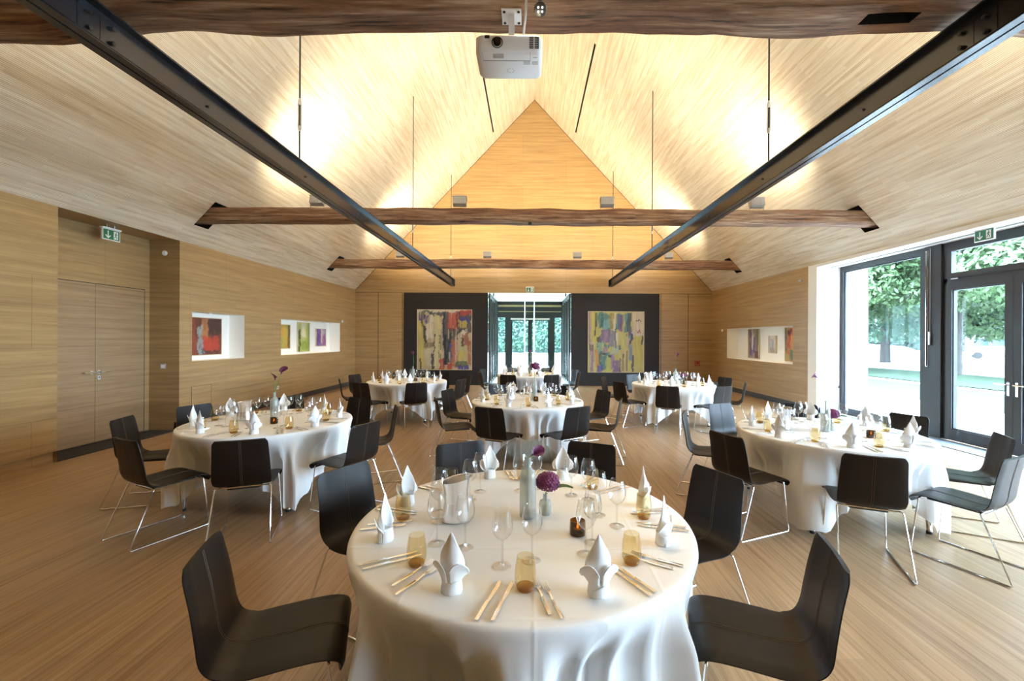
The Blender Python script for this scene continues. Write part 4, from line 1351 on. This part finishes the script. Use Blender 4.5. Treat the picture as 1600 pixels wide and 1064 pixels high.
def make_bottle():
    e = empty('bottle_vase', (0, 0, 0))
    b = MB(); b.lathe([(.0008, .001), (.034, 0), (.040, .006), (.0405, .06), (.0405, .205), (.036, .228), (.020, .245), (.0145, .258), (.0140, .290), (.0165, .297), (.0165, .302), (.0125, .302)], 48, rib=.012, ribn=24); b.build('bottle_glass', M['greyglass'], e)
    b = MB(); b.disc((0, 0, .012), .036, 24); b.build('bottle_base', M['lampgrey'], e)
    return e
def make_small_vase():
    e = empty('small_vase', (0, 0, 0))
    b = MB(); b.lathe([(.0008, .001), (.028, 0), (.032, .005), (.0325, .055), (.027, .068), (.012, .076), (.0105, .100), (.013, .104)], 28); b.build('vase_glass', M['greyglass'], e)
    return e
def calla(name, loc, pts, label, bs=1.0):
    """one calla lily: bent stem and a rolled funnel bloom"""
    e = empty(name, loc); tag(e, label, 'flower')
    pts = catmull(pts, 6)
    b = MB(); b.tube(pts, .0035, 6); b.build('flower_stem', M['stem'], e)
    d = (pts[-1] - pts[-2]).normalized()
    T = Matrix.Translation(pts[-1]) @ d.to_track_quat('Z', 'Y').to_matrix().to_4x4()
    rows = []
    for j in range(10):
        q = j / 9; row = []
        for k in range(21):
            a = R(-175 + 350 * k / 20)
            r = (.005 + .020 * q ** 1.8 + (.012 * q ** 5) * (1 + math.cos(a))) * bs
            z = (.055 * q + (.030 * q ** 3) * (math.cos(a))) * bs
            row.append(T @ Vector((r * math.cos(a), r * math.sin(a), z)))
        rows.append(row)
    b = MB(); b.grid(rows); b.tube([T @ Vector((0, 0, .01)), T @ Vector((0, 0, .05 * bs))], .003, 6)
    b.build('flower_bloom', M['calla'], e)
    return e
def hydrangea(loc, z0, label, R_=.062, seed=3, big=False):
    e = empty('hydrangea', loc); tag(e, label, 'flower')
    rnd = random.Random(seed)
    b = MB(); b.tube([(0, 0, .02), (.004, 0, z0 - .01), (.010, 0, z0)], .0035, 6); b.build('flower_stem', M['stem'], e)
    b = MB(); c = Vector((.012, 0, z0 + R_ * .7))
    N = 190
    b.lathe([(.0008, -R_ * .62), (R_ * .55, -R_ * .45), (R_ * .78, 0), (R_ * .6, R_ * .45), (.0008, R_ * .68)], 14, c=tuple(c))
    for i in range(N):
        ph = math.acos(1 - 1.75 * (i + .5) / N); th = i * 2.39996
        d = Vector((math.sin(ph) * math.cos(th), math.sin(ph) * math.sin(th), math.cos(ph)))
        p = c + Vector((d.x, d.y, d.z * .82)) * R_ * (1 + rnd.uniform(-.07, .07))
        t1 = d.orthogonal().normalized(); t1.rotate(Matrix.Rotation(rnd.random() * 6, 3, d)); t2 = d.cross(t1)
        s = .0095 * rnd.uniform(.8, 1.15)
        for q in range(4):
            u = t1 * math.cos(q * PI / 2) + t2 * math.sin(q * PI / 2)
            w = d.cross(u)
            b.add([p, p + (u * .6 - w * .55) * s + d * .002, p + u * 1.15 * s + d * .0045, p + (u * .6 + w * .55) * s + d * .002], [(0, 1, 2, 3)])
    b.build('flower_head', M['petal'], e)
    for s, ang, ln in ((1, 8, .135), (-1, 150, .12)):
        rows = []
        for j in range(9):
            q = j / 8
            w = .030 * math.sin(PI * q ** .8) + .001
            d = Vector((math.cos(R(ang)), math.sin(R(ang)) - .3, 0)).normalized(); n = Vector((-d.y, d.x, 0))
            base = Vector((.006, 0, z0 - .035 * (1 if big else .35))) + d * ln * q * (1.3 if big else 1) + Vector((0, 0, .030 * math.sin(q * 2.2) * (1 if s > 0 else 1.6)))
            rows.append([base - n * w + Vector((0, 0, .008)), base, base + n * w + Vector((0, 0, .008))])
        b = MB(); b.grid(rows); b.build('flower_leaf', M['leafg'], e)
    return e
protos = {}
def piece(kind, maker, ti, dx, dy, label, cat, group, rz=0):
    tx, ty = TABLES[ti][:2]
    if kind not in protos: protos[kind] = maker(); o = protos[kind]
    else: o = copy_tree(protos[kind])
    o.location = (tx + dx, ty + dy, TZ + .001); o.rotation_euler = (0, 0, rz)
    tag(o, label, cat, group)
    return (tx + dx, ty + dy, TZ + .001)
CPOS = {0: (-.33, -.02), 1: (-.30, .02), 2: (-.36, .10), 3: (-.24, .05), 4: (-.22, .1), 5: (-.50, .1), 6: (-.26, .05)}
for ti in range(7):
    tn = TABLES[ti][2]
    piece('carafe', make_carafe, ti, *CPOS[ti], 'polished steel carafe with slanted mouth on the %s' % tn, 'carafe', 'steel carafes', R(15 + 7 * ti))
    bx = {0: (.02, .02), 1: (.02, .03), 2: (-.02, .0), 3: (.10, .03), 4: (.10, .05), 5: (.06, .02), 6: (.02, 0)}[ti]
    pb = piece('bottle', make_bottle, ti, *bx, 'frosted grey bottle vase at the centre of the %s' % tn, 'vase', 'bottle vases')
    piece('candle', make_candle, ti, *{0: (.25, -.17), 1: (.13, -.16), 2: (.22, -.26), 3: (.12, -.12)}.get(ti, (.2, -.1)), 'lit tealight in a smoked amber glass on the %s' % tn, 'candle', 'candle glasses')
    if ti == 0:
        calla('calla_lily', pb, [(0, 0, .03), (.0, 0, .26), (.012, 0, .302), (.020, -.004, .312)], 'single dark purple calla bloom in the bottle vase of the nearest table', .72)
    elif ti == 1:
        calla('calla_lily', pb, [(0, 0, .03), (.0, 0, .26), (.03, 0, .38), (.075, -.01, .50)], 'taller of two purple callas leaning right, on the left table by the double door')
        calla('calla_lily', pb, [(0, 0, .03), (-.002, 0, .26), (.002, 0, .36), (-.002, .01, .43)], 'shorter of two purple callas, on the left table by the double door')
    elif ti == 2:
        calla('calla_lily', pb, [(0, 0, .03), (.0, 0, .26), (-.025, 0, .40), (-.05, 0, .50), (-.075, 0, .525)], 'dark purple calla bending left in the bottle vase of the window side table')
        calla('calla_lily', pb, [(0, 0, .03), (.002, 0, .26), (.05, .01, .40), (.13, .02, .43)], 'calla arching right with a thin stem on the table by the garden door', .45)
    elif ti in (4, 5, 6):
        calla('calla_lily', pb, [(0, 0, .03), (.0, 0, .26), (.012, 0, .42), (.03 if ti == 5 else 0.0, 0, .54)], 'upright purple flower in the bottle vase of the %s' % tn)
    if ti == 3:
        hydrangea(pb, .44, 'large purple hydrangea with green leaves rising from the middle table', .075, 8, True)
    if ti in (0, 2, 5):
        pv = piece('smallvase', make_small_vase, ti, *{0: (.11, .06), 2: (.07, .05), 5: (.20, .05)}[ti], 'small grey glass vase beside the bottle on the %s' % tn, 'vase', 'small vases')
        hydrangea(pv, .125, 'purple hydrangea bloom in the small vase on the %s' % tn, .056, 4 + ti)
# ------------------------------------------------------------------ outdoors
def ground(name, mat, pts, z, label=None, cat=None):
    b = MB(); b.add([(x, y, z) for x, y in pts], [tuple(range(len(pts)))])
    o = b.build(name, mat)
    struct(o)
    return o
ground('ground', M['gravel'], [(-160, -160), (220, -160), (220, 240), (-160, 240)], -0.06)
ground('terrace', M['paving'], [(7.0, -12), (11.0, -12), (10.9, 15), (9.6, 30), (7.0, 30)], -0.03)
b = MB(); b.add([(11.0, -20, -.02), (14.9, -20, -.02), (14.9, 20, -.02), (13.6, 42, -.02), (9.7, 30, -.02), (10.9, 15, -.02)], [(0, 1, 2, 3, 4, 5)])
tag(b.build('lawn', M['grass']), 'near strip of sunlit lawn outside the window, before the narrow path', 'lawn', kind='stuff')
b = MB(); b.add([(15.9, -20, -.02), (21.5, -20, -.02), (21.5, 22, -.02), (18.0, 44, -.02), (14.8, 44, -.02), (15.9, 20, -.02)], [(0, 1, 2, 3, 4, 5)])
tag(b.build('lawn', M['grass']), 'far strip of lawn outside the window, beyond the narrow path', 'lawn', kind='stuff')

def leaves(blobs, n, size, seed, squash=1.0):
    rnd = random.Random(seed); b = MB()
    vol = [r[0] * r[1] * r[2] for _, r in blobs]; tv = sum(vol)
    vs = []; fs = []
    for (c, r), v in zip(blobs, vol):
        m = int(n * v / tv)
        for _ in range(m):
            d = Vector((rnd.gauss(0, 1), rnd.gauss(0, 1), rnd.gauss(0, 1))).normalized()
            q = rnd.uniform(.55, 1.0) ** .5
            f = 1 + .25 * noise.noise((d.x * 2.5 + seed, d.y * 2.5, d.z * 2.5))
            p = Vector((c[0] + d.x * r[0] * q * f, c[1] + d.y * r[1] * q * f, c[2] + d.z * r[2] * q * f))
            if p.z < .05: continue
            nn = (d + Vector((rnd.uniform(-.9, .9), rnd.uniform(-.9, .9), rnd.uniform(-.2, 1.2)))).normalized()
            t = nn.orthogonal().normalized(); t.rotate(Matrix.Rotation(rnd.random() * 6.28, 3, nn)); w = nn.cross(t)
            s = size * rnd.uniform(.6, 1.3)
            k = len(vs)
            vs += [p - t * s, p + w * s * .45, p + t * s, p - w * s * .45]
            fs.append((k, k + 1, k + 2, k + 3))
    b.add(vs, fs)
    return b
def tree(name, x, y, h, r, low, mat, label, n=16000, size=.20, seed=1, lean=(0, 0), tr=.28, branches=6):
    e = empty(name, (x, y, 0)); tag(e, label, 'tree', 'trees in the park')
    rnd = random.Random(seed)
    b = MB()
    top = Vector((lean[0], lean[1], h * .62))
    b.tube(catmull([(0, 0, -.1), (lean[0] * .2, lean[1] * .2, h * .2), (lean[0] * .5, lean[1] * .5, h * .4), top], 4), tr, 12, radii=[tr * (1.25 - .85 * i / 12) for i in range(13)])
    b.build('tree_trunk', M['bark'], e)
    b = MB()
    for k in range(branches):
        a = k * 2.4 + seed; L = r * rnd.uniform(.6, .95); z0 = h * rnd.uniform(.25, .5)
        s = Vector((lean[0] * z0 / h * 1.4, lean[1] * z0 / h * 1.4, z0))
        d = Vector((math.cos(a), math.sin(a), 0))
        p = catmull([s, s + d * L * .35 + Vector((0, 0, .9)), s + d * L * .7 + Vector((0, 0, .8 + rnd.uniform(-.6, .8))), s + d * L + Vector((0, 0, rnd.uniform(-1.0, 1.0)))], 4)
        b.tube(p, .1, 6, radii=[tr * .42 * (1 - .85 * i / 12) for i in range(13)])
    b.build('tree_branch', M['bark'], e)
    bl = []
    for k in range(9):
        a = k * 2.4 + seed * .7; q = rnd.uniform(.25, .62)
        zz = low + (h - low) * rnd.uniform(.22, .85)
        bl.append(((math.cos(a) * r * q, math.sin(a) * r * q, zz), (r * rnd.uniform(.38, .55), r * rnd.uniform(.38, .55), (h - low) * rnd.uniform(.16, .24))))
    for k in range(5):
        a = k * 1.31 + seed; bl.append(((math.cos(a) * r * .75, math.sin(a) * r * .75, low + (h - low) * .16), (r * .36, r * .36, (h - low) * .13)))
    leaves(bl, n, size, seed).build('tree_crown', mat, e)
tree('chestnut_tree', 21.2, 21.2, 13, 6.8, 2.9, M['foliage'], 'large tree with leaning trunk standing on the lawn edge outside the garden door', 48000, .15, 3, (1.0, .6), .19, 8)
tree('park_tree', 17.5, 24.5, 11, 5.4, 2.6, M['foliage'], 'leafy tree seen through the left window pane, nearest the house', 32000, .14, 9)
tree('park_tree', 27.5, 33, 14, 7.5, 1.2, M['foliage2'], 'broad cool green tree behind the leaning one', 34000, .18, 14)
tree('park_tree', 33, 27.0, 13, 7.0, 1.2, M['foliage'], 'broad light green tree right of the white van', 30000, .17, 21)
tree('park_tree', 24.0, 12.5, 11, 6.0, 3.4, M['foliage'], 'tree whose low branches reach over the garden door view', 26000, .15, 33)
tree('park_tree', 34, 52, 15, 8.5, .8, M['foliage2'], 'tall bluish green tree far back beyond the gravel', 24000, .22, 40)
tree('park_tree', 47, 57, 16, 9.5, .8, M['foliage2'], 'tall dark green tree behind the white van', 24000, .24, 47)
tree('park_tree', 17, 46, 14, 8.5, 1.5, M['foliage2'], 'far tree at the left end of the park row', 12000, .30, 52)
def hedge(name, pts, h, d, mat, label, n, size, seed):
    e = empty(name, (0, 0, 0)); tag(e, label, 'hedge', kind='stuff')
    bl = []
    for i in range(len(pts) - 1):
        a = Vector(pts[i]); c = Vector(pts[i + 1]); L = (c - a).length; m = max(2, int(L / 2.2))
        for k in range(m):
            p = a.lerp(c, (k + .5) / m); bl.append(((p.x, p.y, h * .28), (1.9, d, h * .34))); bl.append(((p.x + .5, p.y, h * .72), (1.9, d * .8, h * .34)))
    leaves(bl, n, size, seed).build('hedge_leaves', mat, e)
    b = MB()
    for i in range(len(pts) - 1):
        a = Vector(pts[i]); c = Vector(pts[i + 1]); n_ = (c - a).normalized(); m = Vector((-n_.y, n_.x)) * d * .4
        b.add([(a.x - m.x, a.y - m.y, 0), (c.x - m.x, c.y - m.y, 0), (c.x + m.x, c.y + m.y, 0), (a.x + m.x, a.y + m.y, 0),
               (a.x - m.x, a.y - m.y, h * .8), (c.x - m.x, c.y - m.y, h * .8), (c.x + m.x, c.y + m.y, h * .8), (a.x + m.x, a.y + m.y, h * .8)],
              [(0, 1, 5, 4), (1, 2, 6, 5), (2, 3, 7, 6), (3, 0, 4, 7), (4, 5, 6, 7)])
    b.build('hedge_core', M['foliage3'], e)
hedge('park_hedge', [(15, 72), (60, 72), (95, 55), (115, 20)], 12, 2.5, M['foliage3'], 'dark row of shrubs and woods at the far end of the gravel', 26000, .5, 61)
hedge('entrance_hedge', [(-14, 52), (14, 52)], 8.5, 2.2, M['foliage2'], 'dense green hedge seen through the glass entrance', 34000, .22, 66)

def car(name, loc, rz, L, W, H, label, van=True):
    e = empty(name, loc, rz); tag(e, label, 'vehicle')
    b = MB()
    if van:
        prof = [(-L / 2, .35), (L / 2, .35), (L / 2, 1.0), (L / 2 - .35, 1.15), (L / 2 - .75, H), (-L / 2 + .1, H), (-L / 2, H - .2)]
    else:
        prof = [(-L / 2, .35), (L / 2, .35), (L / 2, .75), (L / 2 - 1.0, .92), (L / 2 - 1.7, H), (-L / 2 + .9, H), (-L / 2, .95)]
    n = len(prof)
    b.add([(x, -W / 2, z) for x, z in prof] + [(x, W / 2, z) for x, z in prof], [tuple(range(n)), tuple(range(n, 2 * n))[::-1]] + [(i, i + n, (i + 1) % n + n, (i + 1) % n) for i in range(n)])
    b.build('vehicle_body', M['carpaint'], e)
    b = MB()
    z0 = H * .55; z1 = H * .88
    for s in (-1, 1):
        for xa, xb in ((-L * .38, -L * .1), (-L * .06, L * .18)):
            b.box(xa, xb, s * W / 2 - .01, s * W / 2 + .01, z0, z1)
    b.build('side_window', M['carglass'], e)
    for sx in (-1, 1):
        for sy in (-1, 1):
            b = MB(); b.tube([(sx * L * .3, sy * (W / 2 - .1), .33), (sx * L * .3, sy * (W / 2 + .02), .33)], .33, 16); b.build('wheel', M['rubber'], e)
car('delivery_van', (43.5, 40.0, -.05), R(-42), 3.6, 1.8, 2.2, 'white van parked far out on the gravel beyond the tree trunk')
car('parked_car', (49.5, 39.0, -.05), R(-42), 4.0, 1.7, 1.45, 'low white car parked beside the white van', False)
# the planted post and gravel mound
b = MB()
rows = []
for i in range(13):
    row = []
    for j in range(25):
        u = i / 12 * 2 - 1; v = j / 24 * 2 - 1
        row.append((30 + v * 7, 40 + u * 3, max(-.05, 1.35 * (1 - u * u) * (1 - v ** 4) * (1 + .15 * noise.noise((v * 4, u * 3, 1))) - .04)))
    rows.append(row)
b.grid(rows)
tag(b.build('gravel_mound', M['gravel']), 'low bright mound of gravel beyond the lawn', 'mound', kind='stuff')
